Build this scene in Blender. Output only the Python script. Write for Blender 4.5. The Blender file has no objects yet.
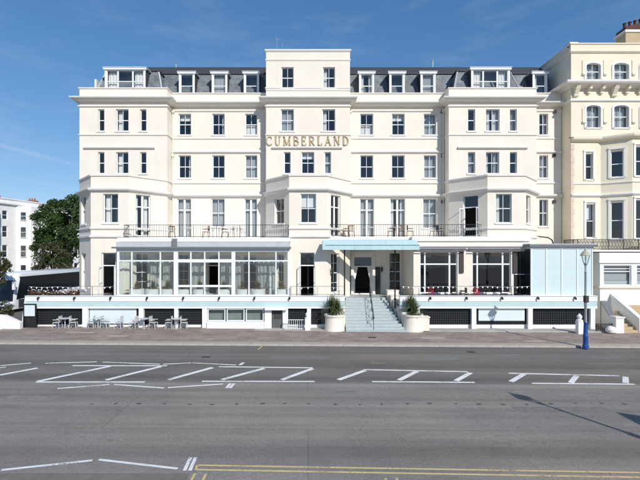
import bpy, bmesh, math, random
from mathutils import Vector, Matrix
random.seed(7)
R = math.radians
SC = bpy.context.scene
COL = SC.collection

# ------------------------------------------------------------------ camera
F, D0, CZ, PX, PY = 430.0, 34.4, 5.4, 308.0, 252.0      # lens in photo pixels, stand-off, eye height, principal point
cam = bpy.data.cameras.new('camera'); camo = bpy.data.objects.new('camera', cam); COL.objects.link(camo)
camo.location = (0, -D0, CZ); camo.rotation_euler = (R(90), 0, 0)
cam.sensor_width = 36.0; cam.lens = 36.0 * F / 640.0
cam.shift_x = (320 - PX) / 640.0; cam.shift_y = (PY - 240) / 640.0
cam.clip_start = 0.1; cam.clip_end = 3000
SC.camera = camo

# ------------------------------------------------------------------ sky, sun, exposure
SUN_EL, SUN_H = 33.0, Vector((0.455, -0.89, 0)).normalized()          # where the sun stands, seen from the hotel
world = bpy.data.worlds.new('World'); SC.world = world; world.use_nodes = True
wn, wl = world.node_tree.nodes, world.node_tree.links
bg = wn['Background']; bg.inputs[1].default_value = 0.13
sky = wn.new('ShaderNodeTexSky'); sky.sky_type = 'NISHITA'; sky.sun_disc = False
sky.sun_elevation = R(SUN_EL); sky.sun_rotation = math.atan2(SUN_H.x, SUN_H.y)
sky.air_density = 1.0; sky.dust_density = 0.1; sky.ozone_density = 3.0
def world_streak():
    """thin ice-cloud streaks: one vapour trail low on the left and faint cirrus"""
    tc = wn.new('ShaderNodeTexCoord')
    a = Vector(((0-PX)/F, 1, (PY-145)/F)); b = Vector(((75-PX)/F, 1, (PY-165)/F))
    n = a.cross(b).normalized()
    dot = wn.new('ShaderNodeVectorMath'); dot.operation = 'DOT_PRODUCT'; dot.inputs[1].default_value = n
    wl.new(tc.outputs['Generated'], dot.inputs[0])
    ab = wn.new('ShaderNodeMath'); ab.operation = 'ABSOLUTE'; wl.new(dot.outputs['Value'], ab.inputs[0])
    mr = wn.new('ShaderNodeMapRange'); mr.inputs[1].default_value = 0.0; mr.inputs[2].default_value = 0.007
    mr.inputs[3].default_value = 1.0; mr.inputs[4].default_value = 0.0; mr.interpolation_type = 'SMOOTHSTEP'
    wl.new(ab.outputs[0], mr.inputs[0])
    end = wn.new('ShaderNodeVectorMath'); end.operation = 'DOT_PRODUCT'; end.inputs[1].default_value = (-1, 0, 0)
    wl.new(tc.outputs['Generated'], end.inputs[0])
    m2 = wn.new('ShaderNodeMapRange'); m2.inputs[1].default_value = 0.44; m2.inputs[2].default_value = 0.54; m2.interpolation_type = 'SMOOTHSTEP'
    wl.new(end.outputs['Value'], m2.inputs[0])
    mp = wn.new('ShaderNodeMapping'); mp.inputs['Scale'].default_value = (2.2, 2.2, 9.0); mp.inputs['Rotation'].default_value = (0, R(14), 0)
    wl.new(tc.outputs['Generated'], mp.inputs[0])
    nz = wn.new('ShaderNodeTexNoise'); nz.inputs['Scale'].default_value = 2.6; nz.inputs['Detail'].default_value = 6; nz.inputs['Roughness'].default_value = 0.6
    wl.new(mp.outputs[0], nz.inputs['Vector'])
    m3 = wn.new('ShaderNodeMapRange'); m3.inputs[1].default_value = 0.48; m3.inputs[2].default_value = 0.85; m3.inputs[4].default_value = 0.15
    wl.new(nz.outputs[0], m3.inputs[0])
    mul = wn.new('ShaderNodeMath'); mul.operation = 'MULTIPLY'; wl.new(mr.outputs[0], mul.inputs[0]); wl.new(m2.outputs[0], mul.inputs[1])
    mul2 = wn.new('ShaderNodeMath'); mul2.operation = 'MULTIPLY_ADD'; wl.new(mul.outputs[0], mul2.inputs[0]); mul2.inputs[1].default_value = 0.16
    wl.new(m3.outputs[0], mul2.inputs[2])
    mix = wn.new('ShaderNodeMixRGB'); mix.inputs[2].default_value = (5.6, 6.0, 6.6, 1)
    sep = wn.new('ShaderNodeSeparateColor'); tn = wn.new('ShaderNodeCombineColor'); wl.new(sky.outputs[0], sep.inputs[0])
    for ch, (g, k) in enumerate(((1.02, 0.585), (0.79, 0.755), (0.68, 1.01))):          # clear deep seaside blue, the same all round
        a_ = wn.new('ShaderNodeMath'); a_.operation = 'MULTIPLY'; a_.inputs[1].default_value = 1/3.85; wl.new(sep.outputs[ch], a_.inputs[0])
        p_ = wn.new('ShaderNodeMath'); p_.operation = 'POWER'; p_.inputs[1].default_value = g; wl.new(a_.outputs[0], p_.inputs[0])
        m_ = wn.new('ShaderNodeMath'); m_.operation = 'MULTIPLY'; m_.inputs[1].default_value = k*3.85; wl.new(p_.outputs[0], m_.inputs[0]); wl.new(m_.outputs[0], tn.inputs[ch])
    wl.new(mul2.outputs[0], mix.inputs[0]); wl.new(tn.outputs[0], mix.inputs[1]); wl.new(mix.outputs[0], bg.inputs[0])
world_streak()
sl = bpy.data.lights.new('sun', 'SUN'); sl.energy = 4.0; sl.angle = R(0.53); sl.color = (1.0, 0.96, 0.90)
so = bpy.data.objects.new('sun', sl); COL.objects.link(so)
sd = Vector((SUN_H.x*math.cos(R(SUN_EL)), SUN_H.y*math.cos(R(SUN_EL)), math.sin(R(SUN_EL))))
so.rotation_euler = sd.to_track_quat('Z', 'Y').to_euler(); so.location = (30, -60, 50)
SC.view_settings.view_transform = 'Standard'; SC.view_settings.look = 'None'
SC.view_settings.exposure = 0.0; SC.view_settings.gamma = 1.0; SC.view_settings.use_curve_mapping = False
SC.render.engine = 'CYCLES'
SC.cycles.use_denoising = True
SC.cycles.max_bounces = 8; SC.cycles.transparent_max_bounces = 16; SC.cycles.diffuse_bounces = 4
SC.cycles.caustics_reflective = False; SC.cycles.caustics_refractive = False
SC.cycles.sample_clamp_indirect = 8

# ------------------------------------------------------------------ measuring helpers (photo pixel -> place at a known depth)
SL = 0.006                                                           # the street falls a little to the right
def gz(x): return -SL * x
def wx(px, Y): return (px - PX) * (Y + D0) / F
def wz(py, Y): return CZ - (py - PY) * (Y + D0) / F
def ground(px, py, lift=0.0):
    a, b = (px - PX) / F, -(py - PY) / F
    t = -(CZ - lift) / (b + SL * a)
    return Vector((t * a, -D0 + t, gz(t * a) + lift))

# ------------------------------------------------------------------ materials
MATS = {}
def nt(m): return m.node_tree.nodes, m.node_tree.links
def mat(name, col, rough=0.6, var=0.08, scale=3.0, bump=0.0, bscale=60.0, metal=0.0, spec=0.4, streak=0.0, streak_col=None):
    if name in MATS: return MATS[name]
    m = bpy.data.materials.new(name); m.use_nodes = True; n, l = nt(m)
    p = n['Principled BSDF']; p.inputs['Roughness'].default_value = rough; p.inputs['Metallic'].default_value = metal
    p.inputs['Specular IOR Level'].default_value = spec
    tc = n.new('ShaderNodeTexCoord')
    nz = n.new('ShaderNodeTexNoise'); nz.inputs['Scale'].default_value = scale; nz.inputs['Detail'].default_value = 6; nz.inputs['Roughness'].default_value = 0.65
    l.new(tc.outputs['Object'], nz.inputs['Vector'])
    mr = n.new('ShaderNodeMapRange'); mr.inputs[1].default_value = 0.3; mr.inputs[2].default_value = 0.7
    mr.inputs[3].default_value = 1 - var; mr.inputs[4].default_value = 1 + var; l.new(nz.outputs[0], mr.inputs[0])
    mx = n.new('ShaderNodeVectorMath'); mx.operation = 'SCALE'; mx.inputs[0].default_value = col[:3]; l.new(mr.outputs[0], mx.inputs['Scale'])
    out = mx.outputs[0]
    if streak:
        mp = n.new('ShaderNodeMapping'); mp.inputs['Scale'].default_value = (5.0, 5.0, 0.22); l.new(tc.outputs['Object'], mp.inputs[0])
        n2 = n.new('ShaderNodeTexNoise'); n2.inputs['Scale'].default_value = 1.0; n2.inputs['Detail'].default_value = 8; n2.inputs['Roughness'].default_value = 0.7
        l.new(mp.outputs[0], n2.inputs['Vector'])
        r2 = n.new('ShaderNodeMapRange'); r2.inputs[1].default_value = 0.52; r2.inputs[2].default_value = 0.8; r2.inputs[4].default_value = streak
        l.new(n2.outputs[0], r2.inputs[0])
        mc = n.new('ShaderNodeMixRGB'); mc.inputs[2].default_value = (*(streak_col or (col[0]*.5, col[1]*.47, col[2]*.42)), 1)
        l.new(r2.outputs[0], mc.inputs[0]); l.new(out, mc.inputs[1]); out = mc.outputs[0]
    l.new(out, p.inputs['Base Color'])
    if bump:
        nb = n.new('ShaderNodeTexNoise'); nb.inputs['Scale'].default_value = bscale; nb.inputs['Detail'].default_value = 4
        l.new(tc.outputs['Object'], nb.inputs['Vector'])
        b = n.new('ShaderNodeBump'); b.inputs['Strength'].default_value = bump; b.inputs['Distance'].default_value = 0.02
        l.new(nb.outputs[0], b.inputs['Height']); l.new(b.outputs[0], p.inputs['Normal'])
    MATS[name] = m; return m

mat('stucco', (0.835, 0.763, 0.66), 0.75, 0.05, 0.5, 0.25, 18, streak=0.26, streak_col=(0.62, 0.55, 0.44), spec=0.2)
mat('stucco_trim', (0.78, 0.745, 0.69), 0.7, 0.04, 0.9, 0.15, 22, streak=0.24, streak_col=(0.50, 0.47, 0.42), spec=0.2)
mat('stucco_yellow', (0.83, 0.75, 0.585), 0.75, 0.04, 0.7, 0.2, 18, streak=0.2, streak_col=(0.6, 0.5, 0.33), spec=0.2)
mat('stucco_white', (0.85, 0.83, 0.79), 0.7, 0.05, 0.8, 0.15, 20, streak=0.22, streak_col=(0.5, 0.47, 0.43), spec=0.2)
mat('far_render', (0.86, 0.84, 0.80), 0.8, 0.05, 0.5, streak=0.15, spec=0.1)
mat('white_paint', (0.84, 0.84, 0.83), 0.4, 0.03, 2.0, streak=0.06)
mat('gloss_white', (0.84, 0.85, 0.85), 0.25, 0.02, 2.0)
mat('turquoise', (0.50, 0.64, 0.645), 0.5, 0.05, 1.2, streak=0.14, streak_col=(0.62, 0.78, 0.78))
mat('canvas', (0.48, 0.65, 0.665), 0.8, 0.05, 1.5, 0.2, 40)
mat('pale_blue', (0.66, 0.735, 0.755), 0.6, 0.05, 1.0)
mat('black_metal', (0.018, 0.018, 0.02), 0.45, 0.1, 6.0)
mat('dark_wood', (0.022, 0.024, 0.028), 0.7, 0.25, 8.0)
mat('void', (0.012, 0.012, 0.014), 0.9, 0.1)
mat('lead', (0.17, 0.18, 0.195), 0.5, 0.12, 2.0, streak=0.3, streak_col=(0.4, 0.41, 0.42))
mat('lead_pale', (0.52, 0.54, 0.55), 0.55, 0.08, 3.0)
mat('dark_roof', (0.05, 0.053, 0.06), 0.7, 0.15, 2.0)
mat('gold_letter', (0.50, 0.385, 0.22), 0.5, 0.08, 5.0)
mat('room', (0.30, 0.27, 0.24), 0.9, 0.05)
mat('cloth_white', (0.80, 0.79, 0.76), 0.9, 0.04, 4.0)
mat('cloth_dark', (0.10, 0.085, 0.075), 0.9, 0.1)
mat('cloth_red', (0.34, 0.02, 0.035), 0.8, 0.08)
mat('step_paint', (0.44, 0.495, 0.495), 0.7, 0.06, 2.5, 0.2, 30, streak=0.12)
mat('lamp_blue', (0.025, 0.085, 0.30), 0.35, 0.06)
mat('lamp_green', (0.33, 0.36, 0.36), 0.4, 0.1, 6.0)
mat('lamp_buff', (0.52, 0.46, 0.33), 0.35, 0.1)
mat('concrete', (0.46, 0.43, 0.39), 0.85, 0.12, 2.0, 0.3, 40)
mat('kerb', (0.44, 0.40, 0.35), 0.85, 0.12, 2.0, 0.3, 40)
mat('stone_step', (0.52, 0.40, 0.25), 0.85, 0.1, 2.0, 0.3, 30)
mat('terracotta', (0.36, 0.15, 0.09), 0.8, 0.15, 4.0)
mat('brown_chair', (0.20, 0.085, 0.05), 0.6, 0.15, 5.0)
mat('grey_chair', (0.56, 0.57, 0.58), 0.4, 0.08)
mat('tyre', (0.02, 0.02, 0.02), 0.85)
mat('chrome', (0.6, 0.6, 0.62), 0.25, 0.02, metal=0.9)
mat('coach_white', (0.78, 0.79, 0.80), 0.22, 0.02, spec=0.6)
mat('coach_black', (0.012, 0.013, 0.016), 0.08, 0.02, spec=0.6)
mat('bark', (0.11, 0.085, 0.06), 0.9, 0.25, 6.0, 0.6, 12)
def worn_paint(name, col, wear):
    m = mat(name, col, 0.75, 0.10, 4.0); n, l = nt(m); p = n['Principled BSDF']; src = p.inputs['Base Color'].links[0].from_socket
    tc = n.new('ShaderNodeTexCoord'); mr = None
    a = n.new('ShaderNodeTexNoise'); a.inputs['Scale'].default_value = 14; a.inputs['Detail'].default_value = 8; a.inputs['Roughness'].default_value = 0.75; l.new(tc.outputs['Object'], a.inputs['Vector'])
    b = n.new('ShaderNodeTexNoise'); b.inputs['Scale'].default_value = 0.9; b.inputs['Detail'].default_value = 3; l.new(tc.outputs['Object'], b.inputs['Vector'])
    ad = n.new('ShaderNodeMath'); ad.operation = 'MULTIPLY_ADD'; l.new(b.outputs[0], ad.inputs[0]); ad.inputs[1].default_value = 0.7; l.new(a.outputs[0], ad.inputs[2])
    mr = n.new('ShaderNodeMapRange'); mr.inputs[1].default_value = 0.86-wear; mr.inputs[2].default_value = 1.02-wear; mr.inputs[4].default_value = 0.9; l.new(ad.outputs[0], mr.inputs[0])
    mx = n.new('ShaderNodeMixRGB'); mx.inputs[2].default_value = (0.19, 0.18, 0.17, 1); l.new(mr.outputs[0], mx.inputs[0]); l.new(src, mx.inputs[1]); l.new(mx.outputs[0], p.inputs['Base Color'])
worn_paint('thermo_white', (0.82, 0.82, 0.79), -0.04); worn_paint('thermo_yellow', (0.68, 0.52, 0.23), -0.02)
mat('patch', (0.085, 0.083, 0.08), 0.9, 0.2, 12.0)
mat('iron', (0.05, 0.045, 0.042), 0.7, 0.2, 8.0)
mat('soil', (0.05, 0.035, 0.025), 0.95, 0.2, 6.0)
mat('promenade', (0.30, 0.25, 0.22), 0.9, 0.1, 1.0)
mat('flower_red', (0.45, 0.05, 0.06), 0.8, 0.2); mat('flower_white', (0.75, 0.72, 0.68), 0.8, 0.1)
mat('rust_leaf', (0.17, 0.06, 0.035), 0.8, 0.3)

def leaf_mat(name, c1, c2, tr=0.25):
    m = bpy.data.materials.new(name); m.use_nodes = True; n, l = nt(m)
    p = n['Principled BSDF']; p.inputs['Roughness'].default_value = 0.55; p.inputs['Specular IOR Level'].default_value = 0.25
    g = n.new('ShaderNodeNewGeometry'); cr = n.new('ShaderNodeMixRGB'); cr.inputs[1].default_value = (*c1, 1); cr.inputs[2].default_value = (*c2, 1)
    l.new(g.outputs['Random Per Island'], cr.inputs[0]); l.new(cr.outputs[0], p.inputs['Base Color'])
    t = n.new('ShaderNodeBsdfTranslucent'); l.new(cr.outputs[0], t.inputs[0])
    mx = n.new('ShaderNodeMixShader'); mx.inputs[0].default_value = tr
    l.new(p.outputs[0], mx.inputs[1]); l.new(t.outputs[0], mx.inputs[2]); l.new(mx.outputs[0], n['Material Output'].inputs[0])
    MATS[name] = m
leaf_mat('leaf_tree', (0.028, 0.062, 0.016), (0.075, 0.125, 0.03))
leaf_mat('leaf_bush', (0.045, 0.06, 0.02), (0.12, 0.11, 0.05))
leaf_mat('leaf_yucca', (0.06, 0.11, 0.035), (0.20, 0.22, 0.09))
leaf_mat('leaf_house', (0.07, 0.14, 0.03), (0.30, 0.20, 0.06))

def glass_mat(name, tint=(0.93, 0.95, 0.95), ior=1.75, rough=0.0):
    m = bpy.data.materials.new(name); m.use_nodes = True; n, l = nt(m)
    n.remove(n['Principled BSDF'])
    tr = n.new('ShaderNodeBsdfTransparent'); tr.inputs[0].default_value = (*tint, 1)
    gl = n.new('ShaderNodeBsdfGlossy'); gl.inputs['Roughness'].default_value = rough; gl.inputs[0].default_value = (0.95, 0.97, 1, 1)
    lw = n.new('ShaderNodeLayerWeight'); lw.inputs[0].default_value = 0.5            # same from both sides, so daylight enters the rooms
    pw = n.new('ShaderNodeMath'); pw.operation = 'POWER'; pw.inputs[1].default_value = 5.0; l.new(lw.outputs['Facing'], pw.inputs[0])
    f0 = 1.1*((ior-1)/(ior+1))**2
    fr = n.new('ShaderNodeMapRange'); fr.inputs[3].default_value = f0; fr.inputs[4].default_value = 1.0; l.new(pw.outputs[0], fr.inputs[0])
    tc = n.new('ShaderNodeTexCoord'); nz = n.new('ShaderNodeTexNoise'); nz.inputs['Scale'].default_value = 1.3; nz.inputs['Detail'].default_value = 1
    l.new(tc.outputs['Object'], nz.inputs['Vector'])
    b = n.new('ShaderNodeBump'); b.inputs['Strength'].default_value = 0.10; b.inputs['Distance'].default_value = 0.04
    l.new(nz.outputs[0], b.inputs['Height']); l.new(b.outputs[0], gl.inputs['Normal'])
    mx = n.new('ShaderNodeMixShader'); l.new(fr.outputs[0], mx.inputs[0]); l.new(tr.outputs[0], mx.inputs[1]); l.new(gl.outputs[0], mx.inputs[2])
    l.new(mx.outputs[0], n['Material Output'].inputs[0]); MATS[name] = m
glass_mat('glass'); glass_mat('glass_clear', (0.95, 0.98, 0.97), 1.85)
glass_mat('glass_dark', (0.35, 0.42, 0.48), 1.9)
def net_mat():
    m = bpy.data.materials.new('net'); m.use_nodes = True; n, l = nt(m)
    p = n['Principled BSDF']; p.inputs['Base Color'].default_value = (0.72, 0.74, 0.74, 1); p.inputs['Roughness'].default_value = 0.9
    tr = n.new('ShaderNodeBsdfTransparent'); mx = n.new('ShaderNodeMixShader'); mx.inputs[0].default_value = 0.62
    l.new(tr.outputs[0], mx.inputs[1]); l.new(p.outputs[0], mx.inputs[2]); l.new(mx.outputs[0], n['Material Output'].inputs[0]); MATS['net'] = m
net_mat()
def frosted():
    m = bpy.data.materials.new('frosted'); m.use_nodes = True; n, l = nt(m)
    p = n['Principled BSDF']; p.inputs['Roughness'].default_value = 0.06
    tc = n.new('ShaderNodeTexCoord'); nz = n.new('ShaderNodeTexNoise'); nz.inputs['Scale'].default_value = 1.0; nz.inputs['Detail'].default_value = 4
    mp = n.new('ShaderNodeMapping'); mp.inputs['Scale'].default_value = (5.0, 5.0, 0.35); l.new(tc.outputs['Object'], mp.inputs[0]); l.new(mp.outputs[0], nz.inputs['Vector'])
    mc = n.new('ShaderNodeMixRGB'); mc.inputs[1].default_value = (0.56, 0.70, 0.72, 1); mc.inputs[2].default_value = (0.66, 0.765, 0.775, 1)
    l.new(nz.outputs[0], mc.inputs[0]); l.new(mc.outputs[0], p.inputs['Base Color']); MATS['frosted'] = m
frosted()

def slate_mat():
    m = bpy.data.materials.new('slate'); m.use_nodes = True; n, l = nt(m)
    p = n['Principled BSDF']; p.inputs['Roughness'].default_value = 0.55
    tc = n.new('ShaderNodeTexCoord'); sp = n.new('ShaderNodeSeparateXYZ'); l.new(tc.outputs['Object'], sp.inputs[0])
    ad = n.new('ShaderNodeMath'); l.new(sp.outputs[0], ad.inputs[0]); l.new(sp.outputs[1], ad.inputs[1])
    cb = n.new('ShaderNodeCombineXYZ'); l.new(ad.outputs[0], cb.inputs[0]); l.new(sp.outputs[2], cb.inputs[1])
    br = n.new('ShaderNodeTexBrick'); br.inputs['Scale'].default_value = 1.0; br.inputs['Brick Width'].default_value = 0.28; br.inputs['Row Height'].default_value = 0.17
    br.inputs['Mortar Size'].default_value = 0.008; br.inputs['Bias'].default_value = 0.0
    br.inputs['Color1'].default_value = (0.155, 0.172, 0.182, 1); br.inputs['Color2'].default_value = (0.215, 0.23, 0.238, 1); br.inputs['Mortar'].default_value = (0.09, 0.098, 0.105, 1)
    l.new(cb.outputs[0], br.inputs['Vector'])
    nz = n.new('ShaderNodeTexNoise'); nz.inputs['Scale'].default_value = 1.4; nz.inputs['Detail'].default_value = 6; l.new(tc.outputs['Object'], nz.inputs['Vector'])
    mr = n.new('ShaderNodeMapRange'); mr.inputs[1].default_value = 0.3; mr.inputs[2].default_value = 0.7; mr.inputs[3].default_value = 0.72; mr.inputs[4].default_value = 1.3; l.new(nz.outputs[0], mr.inputs[0])
    sc = n.new('ShaderNodeVectorMath'); sc.operation = 'SCALE'; l.new(br.outputs[0], sc.inputs[0]); l.new(mr.outputs[0], sc.inputs['Scale']); l.new(sc.outputs[0], p.inputs['Base Color'])
    b = n.new('ShaderNodeBump'); b.inputs['Strength'].default_value = 0.6; b.inputs['Distance'].default_value = 0.02; b.invert = True
    l.new(br.outputs['Fac'], b.inputs['Height']); l.new(b.outputs[0], p.inputs['Normal']); MATS['slate'] = m
slate_mat()

def road_mat():
    m = bpy.data.materials.new('asphalt'); m.use_nodes = True; n, l = nt(m)
    p = n['Principled BSDF']; p.inputs['Roughness'].default_value = 0.88; p.inputs['Specular IOR Level'].default_value = 0.25
    tc = n.new('ShaderNodeTexCoord')
    def noise(scale, detail, sx=1, sy=1):
        mp = n.new('ShaderNodeMapping'); mp.inputs['Scale'].default_value = (sx, sy, 1); l.new(tc.outputs['Object'], mp.inputs[0])
        z = n.new('ShaderNodeTexNoise'); z.inputs['Scale'].default_value = scale; z.inputs['Detail'].default_value = detail; z.inputs['Roughness'].default_value = 0.65
        l.new(mp.outputs[0], z.inputs['Vector']); return z.outputs[0]
    def rng(o, a, b, c, d):
        r = n.new('ShaderNodeMapRange'); r.inputs[1].default_value = a; r.inputs[2].default_value = b; r.inputs[3].default_value = c; r.inputs[4].default_value = d; l.new(o, r.inputs[0]); return r.outputs[0]
    def mul(a, b):
        q = n.new('ShaderNodeMath'); q.operation = 'MULTIPLY'; l.new(a, q.inputs[0]); l.new(b, q.inputs[1]); return q.outputs[0]
    big = rng(noise(0.22, 5), 0.3, 0.7, 0.88, 1.10)
    lanes = rng(noise(0.55, 4, 0.045, 1.0), 0.3, 0.7, 0.86, 1.14)                 # wear along the lanes
    stain = rng(noise(1.3, 6, 0.25, 1.0), 0.56, 0.72, 1.0, 0.84)
    grain = rng(noise(38, 3), 0.3, 0.7, 0.70, 1.30)
    fine = rng(noise(9, 4), 0.3, 0.7, 0.90, 1.10)
    f = mul(mul(mul(big, lanes), mul(grain, fine)), stain)
    # old trench reinstatement: rectangular panels of slightly different tone
    br = n.new('ShaderNodeTexBrick'); br.inputs['Scale'].default_value = 1.0; br.inputs['Brick Width'].default_value = 17.0; br.inputs['Row Height'].default_value = 3.55
    br.inputs['Mortar Size'].default_value = 0.02; br.inputs['Color1'].default_value = (0.97, 0.97, 0.97, 1); br.inputs['Color2'].default_value = (1.05, 1.05, 1.05, 1); br.inputs['Mortar'].default_value = (0.80, 0.80, 0.80, 1)
    br.offset = 0.37
    l.new(tc.outputs['Object'], br.inputs['Vector'])
    f = mul(f, br.outputs[0])
    sp = n.new('ShaderNodeSeparateXYZ'); l.new(tc.outputs['Object'], sp.inputs[0])      # the far lane was resurfaced with a darker course
    f = mul(f, rng(sp.outputs[1], -16.9, -16.4, 1.0, 0.72))
    tone = n.new('ShaderNodeMixRGB'); tone.inputs[1].default_value = (0.236, 0.219, 0.200, 1); tone.inputs[2].default_value = (0.275, 0.240, 0.205, 1)
    l.new(rng(noise(0.16, 4, 0.35, 1.0), 0.42, 0.62, 0, 1), tone.inputs[0])
    f = mul(f, rng(noise(0.9, 2, 0.012, 1.0), 0.35, 0.65, 0.84, 1.13))               # wheel tracks running the length of the street
    spots = n.new('ShaderNodeTexVoronoi'); spots.inputs['Scale'].default_value = 0.9; l.new(tc.outputs['Object'], spots.inputs['Vector'])
    f = mul(f, rng(spots.outputs['Distance'], 0.03, 0.10, 0.80, 1.0))               # oil drips
    s = n.new('ShaderNodeVectorMath'); s.operation = 'SCALE'; l.new(tone.outputs[0], s.inputs[0]); l.new(f, s.inputs['Scale']); l.new(s.outputs[0], p.inputs['Base Color'])
    b = n.new('ShaderNodeBump'); b.inputs['Strength'].default_value = 0.5; b.inputs['Distance'].default_value = 0.01
    l.new(noise(60, 3), b.inputs['Height']); l.new(b.outputs[0], p.inputs['Normal']); MATS['asphalt'] = m
road_mat()
def paver_mat():
    m = bpy.data.materials.new('pavers'); m.use_nodes = True; n, l = nt(m)
    p = n['Principled BSDF']; p.inputs['Roughness'].default_value = 0.9; p.inputs['Specular IOR Level'].default_value = 0.2
    tc = n.new('ShaderNodeTexCoord')
    br = n.new('ShaderNodeTexBrick'); br.inputs['Scale'].default_value = 1.0; br.inputs['Brick Width'].default_value = 0.21; br.inputs['Row Height'].default_value = 0.105
    br.inputs['Mortar Size'].default_value = 0.006; br.inputs['Color1'].default_value = (0.29, 0.23, 0.195, 1); br.inputs['Color2'].default_value = (0.37, 0.30, 0.255, 1); br.inputs['Mortar'].default_value = (0.20, 0.17, 0.15, 1)
    l.new(tc.outputs['Object'], br.inputs['Vector'])
    nz = n.new('ShaderNodeTexNoise'); nz.inputs['Scale'].default_value = 0.8; nz.inputs['Detail'].default_value = 7; nz.inputs['Roughness'].default_value = 0.7; l.new(tc.outputs['Object'], nz.inputs['Vector'])
    mr = n.new('ShaderNodeMapRange'); mr.inputs[1].default_value = 0.3; mr.inputs[2].default_value = 0.7; mr.inputs[3].default_value = 0.72; mr.inputs[4].default_value = 1.28; l.new(nz.outputs[0], mr.inputs[0])
    s = n.new('ShaderNodeVectorMath'); s.operation = 'SCALE'; l.new(br.outputs[0], s.inputs[0]); l.new(mr.outputs[0], s.inputs['Scale']); l.new(s.outputs[0], p.inputs['Base Color'])
    MATS['pavers'] = m
paver_mat()

# ------------------------------------------------------------------ mesh helpers
class MB:
    def __init__(s): s.v = []; s.f = []
    def quad(s, a, b, c, d):
        k = len(s.v); s.v += [tuple(a), tuple(b), tuple(c), tuple(d)]; s.f.append((k, k+1, k+2, k+3)); return s
    def poly(s, pts):
        k = len(s.v); s.v += [tuple(p) for p in pts]; s.f.append(tuple(range(k, k+len(pts)))); return s
    def hexa(s, p):          # 8 points: bottom ring then top ring
        k = len(s.v); s.v += [tuple(q) for q in p]
        for f in ((0,3,2,1),(4,5,6,7),(0,1,5,4),(1,2,6,5),(2,3,7,6),(3,0,4,7)): s.f.append(tuple(k+i for i in f))
        return s
    def box(s, x0, x1, y0, y1, z0, z1):
        return s.hexa([(x0,y0,z0),(x1,y0,z0),(x1,y1,z0),(x0,y1,z0),(x0,y0,z1),(x1,y0,z1),(x1,y1,z1),(x0,y1,z1)])
    def bar(s, a, b, w, h=None):
        h = h or w; a, b = Vector(a), Vector(b); d = (b-a).normalized()
        up = Vector((0,0,1)) if abs(d.z) < 0.95 else Vector((0,1,0))
        u = d.cross(up).normalized()*w/2; v = u.cross(d).normalized()*h/2
        return s.hexa([a-u-v, a+u-v, a+u+v, a-u+v, b-u-v, b+u-v, b+u+v, b-u+v])
    def tube(s, pts, radii, n=10, cap=True):
        rings = []
        for i, p in enumerate(pts):
            p = Vector(p); a = Vector(pts[max(i-1,0)]); b = Vector(pts[min(i+1,len(pts)-1)]); d = (b-a).normalized()
            up = Vector((0,0,1)) if abs(d.z) < 0.9 else Vector((1,0,0))
            u = d.cross(up).normalized(); v = d.cross(u)
            r = radii[i] if hasattr(radii, '__len__') else radii
            k = len(s.v); s.v += [tuple(p + (u*math.cos(t*2*math.pi/n)+v*math.sin(t*2*math.pi/n))*r) for t in range(n)]; rings.append(k)
        for a, b in zip(rings, rings[1:]):
            for t in range(n): s.f.append((a+t, a+(t+1)%n, b+(t+1)%n, b+t))
        if cap: s.f.append(tuple(rings[0]+t for t in range(n))); s.f.append(tuple(rings[-1]+t for t in reversed(range(n))))
        return s
    def lathe(s, prof, c=(0,0,0), n=16):
        ks = []
        for r, z in prof:
            k = len(s.v); ks.append(k); s.v += [(c[0]+r*math.cos(t*2*math.pi/n), c[1]+r*math.sin(t*2*math.pi/n), c[2]+z) for t in range(n)]
        for a, b in zip(ks, ks[1:]):
            for t in range(n): s.f.append((a+t, a+(t+1)%n, b+(t+1)%n, b+t))
        s.f.append(tuple(ks[0]+t for t in reversed(range(n)))); s.f.append(tuple(ks[-1]+t for t in range(n)))
        return s
    def mesh(s, name, m, smooth=False, off=(0,0,0)):
        me = bpy.data.meshes.new(name)
        ox, oy, oz = off
        me.from_pydata([(x-ox, y-oy, z-oz) for x, y, z in s.v], [], s.f); me.update()
        if m: me.materials.append(MATS[m])
        if smooth:
            me.polygons.foreach_set('use_smooth', [True]*len(me.polygons)); me.set_sharp_from_angle(angle=R(35))
        return me
    def build(s, name, m, parent=None, smooth=False):
        """world-coordinate mesh; kept in place under an un-rotated parent"""
        off = parent_off(parent)
        o = bpy.data.objects.new(name, s.mesh(name, m, smooth, off)); COL.objects.link(o); o.parent = parent
        return o
def parent_off(p):
    t = Vector((0,0,0))
    while p is not None: t += p.location; p = p.parent
    return t
def thing(name, label, cat, loc=(0,0,0), group=None):
    o = bpy.data.objects.new(name, None); o.empty_display_size = 0.2; COL.objects.link(o); o.location = loc
    o['label'] = label; o['category'] = cat
    if group: o['group'] = group
    return o
def tag(o, label=None, cat=None, group=None, kind=None):
    for k, v in (('label', label), ('category', cat), ('group', group), ('kind', kind)):
        if v: o[k] = v
    return o
def link_mesh(name, me, parent, loc=(0,0,0), rz=0.0):
    o = bpy.data.objects.new(name, me); COL.objects.link(o); o.parent = parent
    o.location = Vector(loc) - (parent_off(parent) if False else Vector((0,0,0))); o.rotation_euler = (0,0,rz); return o
def dup(root, loc, rz=0.0, label=None):
    r = root.copy(); COL.objects.link(r); r.location = loc; r.rotation_euler = (0,0,rz)
    if label: r['label'] = label
    for ch in list(root.children):
        c = ch.copy(); COL.objects.link(c); c.parent = r
        for g in list(ch.children):
            e = g.copy(); COL.objects.link(e); e.parent = c
    return r

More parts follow.
